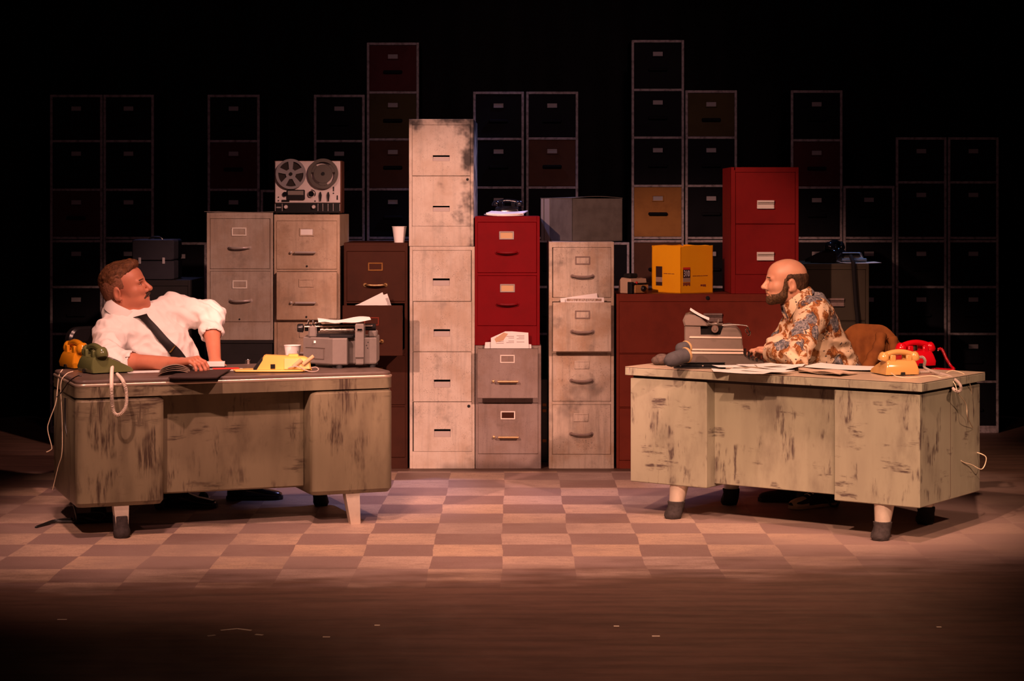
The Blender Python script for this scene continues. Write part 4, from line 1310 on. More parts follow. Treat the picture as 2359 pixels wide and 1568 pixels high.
def reel(px, py, kind):
    b = MB(); R = .0885
    cx, cz = RX(px), RZ(py)
    root = MB()
    n = 48
    if kind == 'pack':
        b.lathe([(.0, -.022), (.028, -.022), (.028, -.016), (.0735, -.0155), (.0735, -.008), (0, -.008)], n, (cx, 0, cz), 'y')
        o = b.build('tape_pack', plain('brown_tape', (.02, .015, .014), .35), rr_, 40)
        b = MB()
        b.loft([[(cx + r * math.cos(2 * math.pi * k / n), y, cz + r * math.sin(2 * math.pi * k / n)) for k in range(n)] for r, y in ((.0735, -.012), (.0735, -.024), (R, -.024), (R, -.021), (.076, -.012), (.0735, -.012))], caps=False)
        for k in range(5):
            a = math.radians(90 + 72 * k)
            Mr = Matrix.Translation((cx, 0, cz)) @ Matrix.Rotation(-a, 4, 'Y')
            b.prism([(.026, -.010), (.074, -.016), (.074, .016), (.026, .010)], -.0235, -.0225, 'y', M=Mr)
        b.lathe([(.022, -.0245), (.03, -.0245), (.03, -.022)], 24, (cx, 0, cz), 'y')
        b.build('reel', plain('clear_grey_plastic', (.2, .19, .2), .25), rr_, 40)
    else:
        b.lathe([(0, -.012), (.055, -.012), (.055, -.006), (0, -.006)], n, (cx, 0, cz), 'y')
        b.build('tape_pack', plain('brown_tape', (.02, .015, .014), .35), rr_, 40)
        b = MB()

        def arc(r0, r1, a0, a1):
            m = max(3, int((a1 - a0) / 6))
            rings = []
            for k in range(m + 1):
                a = math.radians(a0 + (a1 - a0) * k / m)
                rings.append([(cx + r * math.cos(a), y, cz + r * math.sin(a)) for r, y in ((r0, -.024), (r1, -.024), (r1, -.0215), (r0, -.0215))])
            b.loft(rings)
        arc(.069, R, 0, 360)
        arc(.0, .055, 0, 360)
        for a in (30, 150, 270): arc(.054, .07, a - 22, a + 22)
        b.build('reel', plain('smoke_grey_plastic', (.075, .066, .058), .4), rr_, 40)
    b = MB(); b.lathe([(0, -.03), (.010, -.03), (.011, -.012)], 16, (cx, 0, cz), 'y'); b.build('spindle', M['black_plastic'], rr_, 35)


reel(671.2, 400.7, 'pack'); reel(745.3, 400, 'open')
b = MB(); b.box(RX(662), RX(703), -.016, 0, RZ(460), RZ(437), .004); hc = b.build('head_cover', M['black_plastic'], rr_, 30)
b = MB(); b.box(RX(664), RX(700), -.0175, -.016, RZ(449), RZ(439.5), .001); b.build('meter', M['tw_grey'], hc, 0)
b = MB(); b.lathe([(0, -.018), (.017, -.018), (.02, -.012), (.021, 0)], 24, (RX(717.5), 0, RZ(446.6)), 'y'); b.build('capstan_knob', M['chrome'], rr_, 35)
b = MB(); b.tube([(RX(717.5) + .024 * math.cos(a), -.006, RZ(446.6) + .024 * math.sin(a)) for a in [math.radians(-30 + 15 * k) for k in range(9)]], .002, 6); b.build('tape_guide', M['black_plastic'], rr_, 35)
for px in (738.6, 756.8):
    b = MB(); b.prism([(RX(px) - .003, RZ(463)), (RX(px) + .003, RZ(463)), (RX(px) + .008, RZ(450)), (RX(px) + .003, RZ(442)), (RX(px) - .003, RZ(442)), (RX(px) - .008, RZ(450))], -.014, 0, 'y', .002); b.build('lever', M['black_plastic'], rr_, 30)
b = MB(); b.lathe([(0, -.012), (.014, -.012), (.016, 0)], 16, (RX(657), 0, RZ(447)), 'y'); b.build('selector_knob', M['chrome'], rr_, 35)
b = MB()
b.box(RX(767.6), RX(769.8), -.005, 0, RZ(440), RZ(430)); b.box(RX(776), RX(778.6), -.004, 0, RZ(460), RZ(450)); b.box(RX(649), RX(667), -.003, 0, RZ(465), RZ(460))
for px, py in ((641.8, 454), (641.8, 462), (768.5, 445), (726, 463)): b.lathe([(0, -.003), (.004, -.003), (.004, 0)], 10, (RX(px), 0, RZ(py)), 'y')
b.build('small_switches', M['black_plastic'], rr_, 0)

# grey carton on the worn cream cabinet
def carton(name, label, loc, ang, w, d, h, mat, inner, open_top=False, wob=0.0):
    root = thing(name, label, 'box', loc, ang)
    b = MB(); t = .004
    hh = h
    def wall(x0, x1, y0, y1, seed):
        n = 8
        rings = []
        for k in range(n + 1):
            f = k / n
            x, y = x0 + (x1 - x0) * f, y0 + (y1 - y0) * f
            dx, dy = (y1 - y0), -(x1 - x0)
            L = math.hypot(dx, dy); dx, dy = dx / L * t, dy / L * t
            top = hh - wob * abs(math.sin(seed + 5 * f)) - (wob * 3 if (open_top and f < .01) else 0)
            rings.append([(x, y, 0), (x - dx, y - dy, 0), (x - dx, y - dy, top), (x, y, top)])
        b.loft(rings)
    wall(0, w, 0, 0, 1); wall(w, w, 0, d, 2); wall(w, 0, d, d, 3); wall(0, 0, d, 0, 4)
    b.box(0, w, 0, d, 0, t)
    b.build('body', mat, root, 20)
    if not open_top:
        b = MB()
        b.grid(lambda u, v: (w * (1.012 * u - .006), d * v, h + .001 + .010 * math.sin(math.pi * u) * (1 - v)), 12, 4, (0, 0, .003))
        b.build('lid_flap', mat, root, 30)
    return root


M['carton_grey'] = cloth('grey_carton_board', (.13, .12, .105), (.08, .072, .063), 14, .8, .6, False)
hz = CAM_H - (557 - 470) / SF
gc = carton('carton', 'grey cardboard carton turned cornerwise on the worn cream cabinet', (.357, YF + .14, hz), math.radians(28.7), .35, .38, .255, M['carton_grey'], None)
b = MB(); b.box(-.0015, 0, .27, .33, .0, .254); b.box(-.0015, 0, .345, .372, 0, .254); b.build('pale_strip', M['card_dim'], gc, 0)  # two paler vertical strips at the far end of the left face

M['carton_yellow'] = cloth('yellow_carton_board', (.95, .45, .008), (.88, .38, .008), 10, .7, .4, False)
iz = CAM_H - (677 - 470) / SF
yc = carton('carton', 'open yellow cardboard carton printed 310 on the lateral file', (P(1568, 600, YF + .07).x, YF + .07, iz), math.radians(34), .245, .275, .283, M['carton_yellow'], None, True, .004)
b = MB(); b.box(.018, .072, -.0012, 0, .140, .153); b.build('red_band', plain('red_print', (.6, .03, .02), .7), yc, 0)
b = MB(); b.box(.018, .072, -.0012, 0, .091, .140); b.build('number_panel', plain('dark_print', (.035, .012, .012), .7), yc, 0)
t_ = text_mesh('number', '310', .052, M['paper'], yc, .0006, 'CENTER', .58); t_.location = (.045, -.0016, .115); t_.rotation_euler = (math.radians(90), 0, 0)
b = MB(); b.box(.018, .072, -.0012, 0, .067, .091); b.build('grey_panel', plain('grey_print_panel', (.36, .27, .2), .7), yc, 0)
b = MB()
for k, (x0, x1) in enumerate(((.018, .026), (.028, .036), (.038, .05), (.052, .06), (.062, .071))): b.box(x0, x1, -.0012, 0, .044 + .004 * (k % 2), .064)
for k, (x0, x1) in enumerate(((.09, .118), (.121, .15), (.153, .165), (.168, .205))): b.box(x0, x1, -.0012, 0, .100, .1035)
for k, (x0, x1) in enumerate(((.15, .165), (.168, .182), (.184, .19))): b.box(x0, x1, -.0012, 0, .04 - .002 * k, .05)
b.build('small_print', plain('brown_print', (.22, .05, .02), .8), yc, 0)
b = MB(); b.box(-.0012, 0, .175, .235, .091, .155); b.box(-.0012, 0, .175, .235, .04, .062); b.build('side_panel_print', plain('dark_print', (.035, .012, .012), .7), yc, 0)
b = MB(); b.box(-.0012, 0, .175, .235, .062, .091); b.build('side_grey_panel', plain('grey_print_panel', (.36, .27, .2), .7), yc, 0)
b = MB()
for y0_, y1_ in ((.06, .085), (.09, .12), (.125, .16)): b.box(-.0012, 0, y0_, y1_, .112, .1155)
b.build('side_small_print', plain('brown_print', (.22, .05, .02), .8), yc, 0)

# instant camera
cm = thing('camera', 'cream and black instant camera left of the yellow carton', 'camera', (P(1461, 660, YF + .06).x, YF + .10, iz), math.radians(38))
b = MB(); b.prism([(-.06, 0), (.052, 0), (.056, .01), (.05, .078), (.03, .094), (-.052, .088), (-.062, .02)], -.075, .055, 'x', .006)
b.build('body', plain('cream_camera_plastic', (.55, .40, .28), .35), cm, 35)
b = MB(); b.box(-.077, .057, -.072, -.06, .055, .064, .001); b.box(-.078, -.055, -.066, -.03, 0, .07, .003); b.build('black_trim', M['black_plastic'], cm, 30)
b = MB(); b.box(-.05, .055, -.068, -.055, .004, .054, .002); b.build('front_plate', plain('camera_tan', (.5, .26, .09), .4), cm, 30)
b = MB(); b.lathe([(0, -.085), (.012, -.085), (.017, -.078), (.018, -.06)], 20, (.012, 0, .03), 'y'); b.build('lens', M['black_plastic'], cm, 35)
b = MB(); b.ball((-.04, -.07, .066), .008, 10, 8); b.build('red_button', plain('red_plastic', (.5, .01, .01), .3), cm, 40)
b = MB(); b.box(-.06, .01, -.03, .03, .09, .118, .008); b.build('flash', M['black_matte'], cm, 30)

# papers and dark telephone on the bright red cabinet
fz = CAM_H - (498 - 470) / SF
for k, (px, w_, d_, rz, lb) in enumerate(((1160, .2, .26, 4, 'bottom white sheet on the bright red cabinet'), (1168, .2, .24, -7, 'bluish white top sheets on the bright red cabinet'))):
    sheet('paper_sheet', lb, 'paper', Vector(((px - 1179.5) / SF, YF + .17, fz + .001 + .007 * k)), w_ * 1.1, d_, math.radians(rz), M['paper'], .006, .006, .012 * k, 'papers on the bright red cabinet')
ph_k, *_ = telephone('phone', 'black telephone behind the papers on the bright red cabinet', ((1172 - 1179.5) / SF, YF + .44, fz), math.radians(80), (.012, .012, .014))
ph_k.scale = (.8, .8, .72)
sheet('thin_sheet', 'thin beige sheet lying on top of the grey-beige cabinet beside the tape recorder', 'sheet', Vector(((552 - 1179.5) / SF, YF + .3, CAM_H - (490 - 470) / SF + .0005)), .42, .58, 0, M['beige'], .006, .002)

# on the dark olive cabinet
YK = 1.55 * FOC / (1058 - 470)
kz = CAM_H - (607 - 470) * YK / FOC
ph_b, *_ = telephone('phone', 'black telephone on the dark olive cabinet behind the man in the floral shirt', (P(1903, 600, YK + .25).x, YK + .2, kz), math.radians(150), (.011, .011, .013))
sp = thing('tape_dispenser', 'steel-blue desk dispenser beside the black telephone on the olive cabinet', 'dispenser', (P(1963, 600, YK + .18).x, YK + .16, kz + .004), math.radians(-4))
b = MB(); b.box(-.08, .085, -.03, .05, .006, .024, .004); b.build('base', plain('blue_steel', (.16, .2, .24), .3, .7), sp, 30)
b = MB()
for z0_, z1_, x0, x1 in ((.024, .031, -.055, .065), (.054, .061, -.065, .045)): b.box(x0, x1, -.02, .04, z0_, z1_, .002)
for sx in (-1, 1): b.tube([(sx * .06, .01, .026), (sx * .055 - .008, .01, .058)], .008, 8)
b.build('frame', plain('blue_steel', (.35, .42, .5), .25, .8), sp, 30)
b = MB(); b.box(-.05, .05, 0.01, .03, .03, .055); b.build('roll', M['black_matte'], sp, 0)
sheet('paper_sheet', 'curling white sheet overhanging the right edge of the dark olive cabinet', 'paper', Vector((P(1985, 605, YK).x, YK + .12, kz + .001)), .24, .2, math.radians(3), M['paper'], .004, .001)
mb = MB(); mb.tube(smooth_path([P(1960, 590, YK + .1), P(1964, 601, YK + .02), P(1966, 606, YK - .014), P(1968, 640, YK - .022), P(1972, 700, YK - .022), P(1976, 745, YK - .022), P(1975, 820, YK - .022), P(1977, 1000, YK - .022)], 6), .013, 8)
tag(mb.build('cable', M['black_matte'], smooth=60), 'black cable hanging down the front of the dark olive cabinet', 'cable')

# dark case with latches on the black speckled cabinet
YL = 1.55 * FOC / (1072 - 470)
lz_ = CAM_H - (645 - 470) * YL / FOC
sl = FOC / YL
cs = thing('carrying_case', 'dark blue-grey carrying case with two latches behind the man in white', 'case', ((348 - 1179.5) / sl, YL + .06, lz_))
M['case'] = painted('dark_case_vinyl', (.03, .03, .04), (.02, .02, .028), .5, .5, 0, 0, 2, 1.0)
Hc, Wc = (645 - 553) / sl, 97 / sl
b = MB(); b.prism(rrect(Wc, Hc * .52, .015, 4, 0, Hc * .75), 0, .3, 'y', .006); b.build('lid', M['case'], cs, 35)
b = MB(); b.prism(rrect(Wc, Hc * .47, .01, 4, 0, Hc * .24), 0, .3, 'y', .006); b.build('body', M['case'], cs, 35)
for sx in (-.078, .064):
    b = MB(); b.box(sx - .008, sx + .008, -.006, 0, Hc * .40, Hc * .56, .002); b.build('latch', plain('latch_metal', (.55, .53, .55), .4, .3), cs, 30)
b = MB(); b.tube(smooth_path([(-.04, .1, Hc), (-.03, .1, Hc + .012), (0, .1, Hc + .016), (.03, .1, Hc + .012), (.04, .1, Hc)], 4), .006, 8); b.build('handle', M['black_plastic'], cs, 40)

# papers sticking out of drawers
def stick(label, pts, Y, mat, dy=.0, group=None, name='paper_sheet'):
    """upright sheet held in a drawer; pts is its outline in the picture at depth Y"""
    v = [P(px, py, Y) for px, py in pts]
    c = v[0].copy(); c.z = min(p.z for p in v)
    b = MB()
    n = len(v)
    fr = [p - c for p in v]; bk = [p - c + Vector((0, .0012, 0)) for p in v]
    b.loft([fr, bk])
    return tag(b.build(name, mat, smooth=0, loc=c), label, 'paper', group)


g_ = 'papers in the open brown drawer'
stick('leaning sheet rising to the left in the open brown drawer', [(802, 712), (881, 673), (893, 700), (897, 712)], YF - .15, M['paper'], 0, g_)
o = stick('sheet at the right end of the open brown drawer', [(812, 712), (812, 705), (892, 676), (901, 702), (902, 712)], YF - .08, M['paper'], 0, g_)
stick('printed sheet in front in the open brown drawer', [(820, 712), (822, 704), (885, 690), (899, 712)], YF - .2, M['paper'], 0, g_)
g_ = 'papers in the warm grey drawer'
m = M['paper']
sh = stick('large crumpled document standing up in the open warm grey drawer', [(1131, 802), (1131, 778), (1164, 763), (1180, 763), (1217, 766), (1218, 802)], YF - .045, M['paper'], 0, g_)
b = MB()
for k in range(5):
    z_ = .028 + .009 * k
    for q in range(3):
        if (k + q) % 4 != 3: b.box(.03 + .06 * q + .012 * (k % 2), .03 + .06 * q + .045, -.0006, 0, z_ + .004 * q, z_ + .004 * q + .003)
b.build('print', M['ink_grey'], sh, 0)
b = MB(); b.prism([(.02, .055), (.075, .092), (.1, .085), (.07, .045), (.03, .035)], -.001, 0, 'y'); b.build('tinted_area', plain('tan_print', (.55, .36, .22), .8), sh, 0)
stick('low sheet at the left behind the crumpled document in the grey drawer', [(1116, 802), (1118, 788), (1160, 786), (1160, 802)], YF - .03, m, 0, g_)
stick('narrow sheet at the right behind the crumpled document in the grey drawer', [(1205, 802), (1205, 791), (1224, 793), (1224, 802)], YF - .03, m, 0, g_)
g_ = 'papers in the worn cream drawer'
sh = stick('tilted white sheet in the slightly open worn cream drawer', [(1292, 700), (1291, 687), (1375, 675), (1379, 700)], YF - .02, m, 0, g_)
sh = stick('newspaper strip with block lettering in the slightly open worn cream drawer', [(1305, 700), (1305, 686), (1391, 685), (1392, 700)], YF - .042, m, 0, g_, 'newspaper')
b = MB(); b.box(.002, .205, -.0006, 0, .016, .031); b.build('print_band', M['newsprint'], sh, 0)
t_ = text_mesh('headline', 'ON A RIVERSIDE', .021, M['card'], sh, .0003, 'LEFT', .95); t_.location = (.024, -.0012, .0205); t_.rotation_euler = (math.radians(90), 0, 0)

# ---------------------------------------------------------------- floor clutter
b = MB()
b.box(-.11, .11, -.03, .03, .002, .045, .008)
ps = thing('power_strip', 'black power strip with tangled cords under the left end of the left desk', 'power strip', D(225, 1203, 0), .3)
b.build('body', M['black_matte'], ps, 30)
b = MB()
b.tube(smooth_path([(-.11, 0, .01), (-.2, .02, .01), (-.26, -.04, .006), (-.3, -.09, .005), (-.26, -.02, .006), (-.2, .06, .01), (-.12, .02, .02)], 6), .006, 6)
b.build('cord', M['cord_black'], ps, 60)
b = MB(); b.tube(smooth_path([(-.08, .02, .03), (-.05, -.05, .03), (0, -.06, .02), (.03, -.03, .04), (-.02, .0, .05), (-.06, -.02, .04)], 6), .005, 6)
b.build('plug_cord', M['cord_black'], ps, 60)
mb = MB(); mb.tube(smooth_path([A(150, 916, 9.66), A(151, 980, 9.66), A(164, 1040, 9.6), A(166, 1090, 9.6), A(163, 1140, 9.62), A(172, 1170, 9.66), D(178, 1200, .01)], 8), .005, 6)
tag(mb.build('power_cable', M['cord_black'], smooth=60), 'black power cable running down the left end of the left desk', 'cable')
# power strip between the red and cream cabinets
ps2 = thing('power_strip', 'power strip with orange switches standing in the dark gap beside the warm grey cabinet', 'power strip', ((1256 - 1179.5) / SF, YF + .32, 0))
b = MB(); b.box(-.022, .022, -.02, .02, 0, .5, .004); b.build('body', M['black_plastic'], ps2, 30)
for z_ in (.12, .30, .335):
    b = MB(); b.box(-.012, .012, -.026, -.019, z_, z_ + .018, .002); b.build('switch', plain('orange_switch', (.6, .22, .03), .4), ps2, 0)
# ---------------------------------------------------------------- people: smooth blended volumes turned into one skin
class Field:
    """sum of rounded shapes with soft blends; each entry: kind, data, blend radius, sign"""

    def __init__(s, Mx=None):
        s.items = []
        s.M = Mx or Matrix.Identity(4)

    def _p(s, p):
        return np.array(s.M @ Vector(p), dtype=np.float32)

    def cap(s, a, b, ra, rb=None, k=.02, sign=1, tag_=None):
        sc_ = s.M.to_scale()[0]
        s.items.append(('cap', (s._p(a), s._p(b), ra * sc_, (rb if rb is not None else ra) * sc_), k, sign))
        return s

    def chain(s, pts, rads, k=.02):
        for i in range(len(pts) - 1): s.cap(pts[i], pts[i + 1], rads[i], rads[i + 1], k)
        return s

    def ell(s, c, r, k=.02, sign=1, rot=None):
        sc_ = s.M.to_scale()[0]
        R = s.M.to_3x3().normalized()
        if rot is not None: R = R @ (rot.to_3x3() if isinstance(rot, Matrix) else Euler(rot).to_matrix())
        s.items.append(('ell', (s._p(c), np.array(R.transposed(), dtype=np.float32), np.array(r, dtype=np.float32) * sc_), k, sign))
        return s

    def half(s, c, n, k=.01, sign=-1):
        """plane: removes everything on the side the normal points to (sign -1)"""
        nn = np.array((s.M.to_3x3() @ Vector(n)).normalized(), dtype=np.float32)
        s.items.append(('half', (s._p(c), nn), k, sign))
        return s

    @staticmethod
    def dist(it, Q):
        kind, d = it[0], it[1]
        if kind == 'cap':
            a, b, ra, rb = d
            ba = b - a
            h = np.clip(((Q - a) @ ba) / max(float(ba @ ba), 1e-9), 0, 1)
            e = Q - a - h[:, None] * ba
            return np.sqrt((e * e).sum(1)) - (ra + (rb - ra) * h)
        if kind == 'ell':
            c, R, r = d
            q = (Q - c) @ R.T
            k0 = np.sqrt(((q / r) ** 2).sum(1))
            k1 = np.sqrt(((q / (r * r)) ** 2).sum(1))
            return k0 * (k0 - 1) / np.maximum(k1, 1e-6)
        if kind == 'half':
            c, n = d
            return -((Q - c) @ n)        # negative on the removed side

    def __call__(s, Q):
        d = np.full(len(Q), 1e3, dtype=np.float32)
        for it in s.items:
            e = s.dist(it, Q)
            k, sg = it[2], it[3]
            if sg > 0:
                h = np.maximum(k - np.abs(d - e), 0) / k
                d = np.minimum(d, e) - h * h * k * .25
            elif sg < 0:
                e = -e
                h = np.maximum(k - np.abs(d - e), 0) / k
                d = np.maximum(d, e) + h * h * k * .25
            else:                                   # sign 0: keep only what lies inside
                h = np.maximum(k - np.abs(d - e), 0) / k
                d = np.maximum(d, e) + h * h * k * .25
        return d

    def bounds(s):
        lo, hi = np.full(3, 1e9), np.full(3, -1e9)
        for it in s.items:
            if it[3] <= 0: continue
            d = it[1]
            if it[0] == 'cap':
                for p, r in ((d[0], d[2]), (d[1], d[3])): lo = np.minimum(lo, p - r); hi = np.maximum(hi, p + r)
            elif it[0] == 'ell':
                r = float(d[2].max()); lo = np.minimum(lo, d[0] - r); hi = np.maximum(hi, d[0] + r)
        return lo - .02, hi + .02


def polygonize(F, h, bounds=None):
    lo, hi = bounds or F.bounds()
    n = np.ceil((hi - lo) / h).astype(int) + 2
    B = 12
    n = ((n + B - 1) // B) * B
    G = np.full(tuple(n), 1.0, dtype=np.float32)
    nb = n // B
    ii = np.stack(np.meshgrid(*[np.arange(k) for k in nb], indexing='ij'), -1).reshape(-1, 3)
    cen = lo + (ii * B + (B - 1) / 2) * h
    dc = F(cen.astype(np.float32))
    R = h * B * .87
    loc = np.stack(np.meshgrid(*[np.arange(B)] * 3, indexing='ij'), -1).reshape(-1, 3)
    for q in np.nonzero(np.abs(dc) < R * 1.7 + .012)[0]:
        i0 = ii[q] * B
        G[i0[0]:i0[0] + B, i0[1]:i0[1] + B, i0[2]:i0[2] + B] = F((lo + (i0 + loc) * h).astype(np.float32)).reshape(B, B, B)
    for q in np.nonzero(dc <= -(R * 1.7 + .012))[0]:
        i0 = ii[q] * B
        G[i0[0]:i0[0] + B, i0[1]:i0[1] + B, i0[2]:i0[2] + B] = -1
    S = G < 0
    cnt = np.zeros(tuple(n - 1), dtype=np.uint8)
    sl = lambda o, m: slice(o, m - 1 + o)
    for o in np.ndindex(2, 2, 2): cnt += S[sl(o[0], n[0]), sl(o[1], n[1]), sl(o[2], n[2])]
    act = np.argwhere((cnt > 0) & (cnt < 8))
    idx = np.full(tuple(n - 1), -1, dtype=np.int32)
    idx[act[:, 0], act[:, 1], act[:, 2]] = np.arange(len(act))
    acc = np.zeros((len(act), 3)); num = np.zeros(len(act))
    for o in np.ndindex(2, 2, 2):
        for ax in range(3):
            if o[ax]: continue
            p = list(o); p[ax] = 1
            va = G[act[:, 0] + o[0], act[:, 1] + o[1], act[:, 2] + o[2]]
            vb = G[act[:, 0] + p[0], act[:, 1] + p[1], act[:, 2] + p[2]]
            m = (va < 0) != (vb < 0)
            t = va / np.where(m, va - vb, 1)
            pt = np.tile(np.array(o, float), (len(act), 1)); pt[:, ax] = t
            acc[m] += pt[m]; num[m] += 1
    V = lo + (act + acc / np.maximum(num, 1)[:, None]) * h
    faces = []
    for ax in range(3):
        u, w = (ax + 1) % 3, (ax + 2) % 3
        a = [slice(None)] * 3; b = [slice(None)] * 3
        a[ax] = slice(0, -1); b[ax] = slice(1, None)
        ch = np.argwhere(S[tuple(a)] != S[tuple(b)])
        ch = ch[(ch[:, u] > 0) & (ch[:, w] > 0) & (ch[:, u] < n[u] - 1) & (ch[:, w] < n[w] - 1) & (ch[:, ax] < n[ax] - 1)]
        if not len(ch): continue
        q = []
        for du, dw in ((1, 1), (0, 1), (0, 0), (1, 0)):
            c = ch.copy(); c[:, u] -= du; c[:, w] -= dw
            q.append(idx[c[:, 0], c[:, 1], c[:, 2]])
        q = np.stack(q, 1)
        flip = ~S[ch[:, 0], ch[:, 1], ch[:, 2]]
        q[flip] = q[flip][:, ::-1]
        faces.append(q[(q >= 0).all(1)])
    return V, np.concatenate(faces)


def field_mesh(F, h, name, mat, parent=None, wrinkle=None, origin=None):
    V, Q = polygonize(F, h)
    org = np.array(origin if origin is not None else (0, 0, 0))
    me = bpy.data.meshes.new(name)
    me.vertices.add(len(V)); me.vertices.foreach_set('co', (V - org).astype(np.float32).ravel())
    me.loops.add(len(Q) * 4); me.loops.foreach_set('vertex_index', Q.astype(np.int32).ravel())
    me.polygons.add(len(Q)); me.polygons.foreach_set('loop_start', np.arange(len(Q), dtype=np.int32) * 4)
    me.update(calc_edges=True); me.validate()
    if wrinkle:
        nr = np.zeros(len(me.vertices) * 3, dtype=np.float32)
        me.vertices.foreach_get('normal', nr); nr = nr.reshape(-1, 3)
        W = np.array([wrinkle(Vector(p)) for p in V]) if len(V) == len(me.vertices) else None
        if W is not None: me.vertices.foreach_set('co', (V - org + nr * W[:, None]).astype(np.float32).ravel())
    me.shade_smooth()
    me.update()
    me.materials.append(mat)
    o = bpy.data.objects.new(name, me)
    COL.objects.link(o)
    if parent: o.parent = parent
    return o


def skin_material(name, col, red, stubble=0.0):
    m, t, b = nt(name)
    v = coords(t)
    c = mixc(t, op(t, 'MULTIPLY', ramp(t, nz(t, v, 16, 3), .35, .7), .6), col, red)
    t.links.new(c, b.inputs['Base Color'])
    b.inputs['Roughness'].default_value = .46
    b.inputs['Specular IOR Level'].default_value = .4
    b.inputs['Subsurface Weight'].default_value = .12
    b.inputs['Subsurface Radius'].default_value = (.012, .004, .002)
    bump(t, b, nz(t, v, 260, 2), .08, .001)
    return m


def hair_material(name, a, b_, scale=70):
    m, t, b = nt(name)
    v = coords(t, (1, 1, .5))
    t.links.new(mixc(t, ramp(t, nz(t, v, scale, 4, .65), .35, .68), a, b_), b.inputs['Base Color'])
    b.inputs['Roughness'].default_value = .65
    b.inputs['Specular IOR Level'].default_value = .25
    bump(t, b, nz(t, v, scale * 2.2, 3), .6, .004)
    return m


def head_shapes(F, k=1.0, jaw=0.0):
    """a head looking along +x with its eyes at z = 0; jaw > 0 is a fuller lower face"""
    F.ell((-.008, 0, .035), (.099, .076, .082), .02)
    F.ell((.046, 0, .030), (.050, .060, .058), .03)
    F.ell((.042, 0, -.030), (.052, .057 + jaw * .6, .070), .03)
    F.ell((.034, 0, -.076), (.056 + jaw, .050 + jaw, .037 + jaw * .4), .03)
    F.ell((.078, 0, -.100), (.021, .022, .017), .022)
    for s in (-1, 1):
        F.ell((.058, s * .044, -.026), (.024, .018, .020), .02)
        F.cap((.083, s * .040, .014), (.092, s * .012, .016), .0095, .0105, .014)
    F.ell((.100, .031, -.003), (.017, .016, .011), .012, -1)
    F.ell((.100, -.031, -.003), (.017, .016, .011), .012, -1)
    for s in (-1, 1): F.ell((.080, s * .031, -.003), (.0135, .0135, .0125), .005)
    F.cap((.093, 0, .012), (.119, 0, -.030), .0085, .0115, .012)
    F.ell((.119, 0, -.034), (.0125, .013, .010), .008)
    for s in (-1, 1): F.ell((.104, s * .0125, -.039), (.0105, .0075, .008), .006)
    for s in (-1, 1): F.ell((.086, s * .024, -.030), (.0150, .018, .020), .016)
    F.ell((.094, 0, -.062), (.012, .023, .0075), .008)
    F.ell((.092, 0, -.073), (.012, .020, .0075), .008)
    F.ell((.108, 0, -.0672), (.014, .026, .0016), .004, -1)
    for s in (-1, 1):
        F.ell((-.016, s * .079, -.014), (.021, .0095, .032), .010, 1, (0, .25, s * .30))
        F.ell((-.011, s * .0905, -.012), (.0115, .0085, .020), .006, -1, (0, .25, s * .30))
        F.ell((-.006, s * .079, -.041), (.009, .006, .009), .006)
    return F


def finger(F, root, d, bend_axis, lens, rad, bends, k=.006):
    """one finger as a bent tapering chain"""
    p = Vector(root); d = Vector(d).normalized()
    r = rad
    for L, a in zip(lens, bends):
        d = Matrix.Rotation(a, 3, Vector(bend_axis)) @ d
        q = p + d * L
        F.cap(p, q, r, r * .9, k)
        p = q; r *= .9
    return p


def hand(F, wrist, knuck, across, curl, up, scale=1.0, thumb_side=1, spread=.12):
    """palm from wrist to knuckles; across = direction index -> little finger; up = back of the hand"""
    w = Vector(wrist); kc = Vector(knuck); ac = Vector(across).normalized(); up = Vector(up).normalized()
    fw = (kc - w).normalized()
    ac = (ac - fw * ac.dot(fw)).normalized()
    n = 4
    offs = (-.033, -.011, .011, .031)
    for o in offs:
        F.cap(w + ac * o * .55 * scale, kc + ac * o * scale - up * .0, .0145 * scale, .0125 * scale, .014)
    axis = ac if up.dot(Vector(fw).cross(ac)) < 0 else -ac
    axis = fw.cross(up).normalized()               # bending about this axis turns the fingers toward the palm
    lens = ((.040, .025, .020), (.044, .029, .021), (.041, .027, .021), (.032, .020, .018))
    tips = []
    for i, o in enumerate(offs):
        d = (fw + ac * spread * (i - 1.5) * .6).normalized()
        c = curl[i] if isinstance(curl[0], (tuple, list)) else curl
        tips.append(finger(F, kc + ac * o * scale, d, -axis, [l * scale for l in lens[i]], (.0098, .0102, .0098, .0086)[i] * scale, c))
    tb = w + fw * .022 * scale - ac * .030 * scale * thumb_side
    td = (fw * .75 - ac * .62 * thumb_side - up * .25).normalized()
    F.cap(w + fw * .01 * scale - ac * .012 * scale, tb, .015 * scale, .014 * scale, .012)
    F.cap(tb, tb + td * .036 * scale, .0135 * scale, .0112 * scale, .010)
    td2 = (td + fw * .5 - up * .15).normalized()
    F.cap(tb + td * .036 * scale, tb + td * .036 * scale + td2 * .028 * scale, .0112 * scale, .0092 * scale, .006)


def frame(origin, fwd, up, scale=1.0):
    f = Vector(fwd).normalized()
    u = Vector(up); u = (u - f * u.dot(f)).normalized()
    l = u.cross(f)
    m = Matrix((f, l, u)).transposed().to_4x4()
    return Matrix.Translation(Vector(origin)) @ m @ Matrix.Scale(scale, 4)


def wr(p, s, amp, seed=0, stretch=(1, 1, 1)):
    q = Vector((p.x * stretch[0] * s + seed, p.y * stretch[1] * s, p.z * stretch[2] * s))
    v = mnoise.noise(q)
    return amp * (1 - 2 * abs(v)) - amp * .4


def march(F, px, py, y0=9.3, y1=11.6):
    """first point of the field seen along the line of sight through px, py"""
    t = np.linspace(y0, y1, 700, dtype=np.float32)
    X = np.stack([(px - 1179.5) * t / FOC, t, CAM_H - (py - 470) * t / FOC], 1)
    d = F(X)
    k = np.argmax(d < 0)
    return Vector([float(c) for c in X[k]]) if d[k] < 0 else None


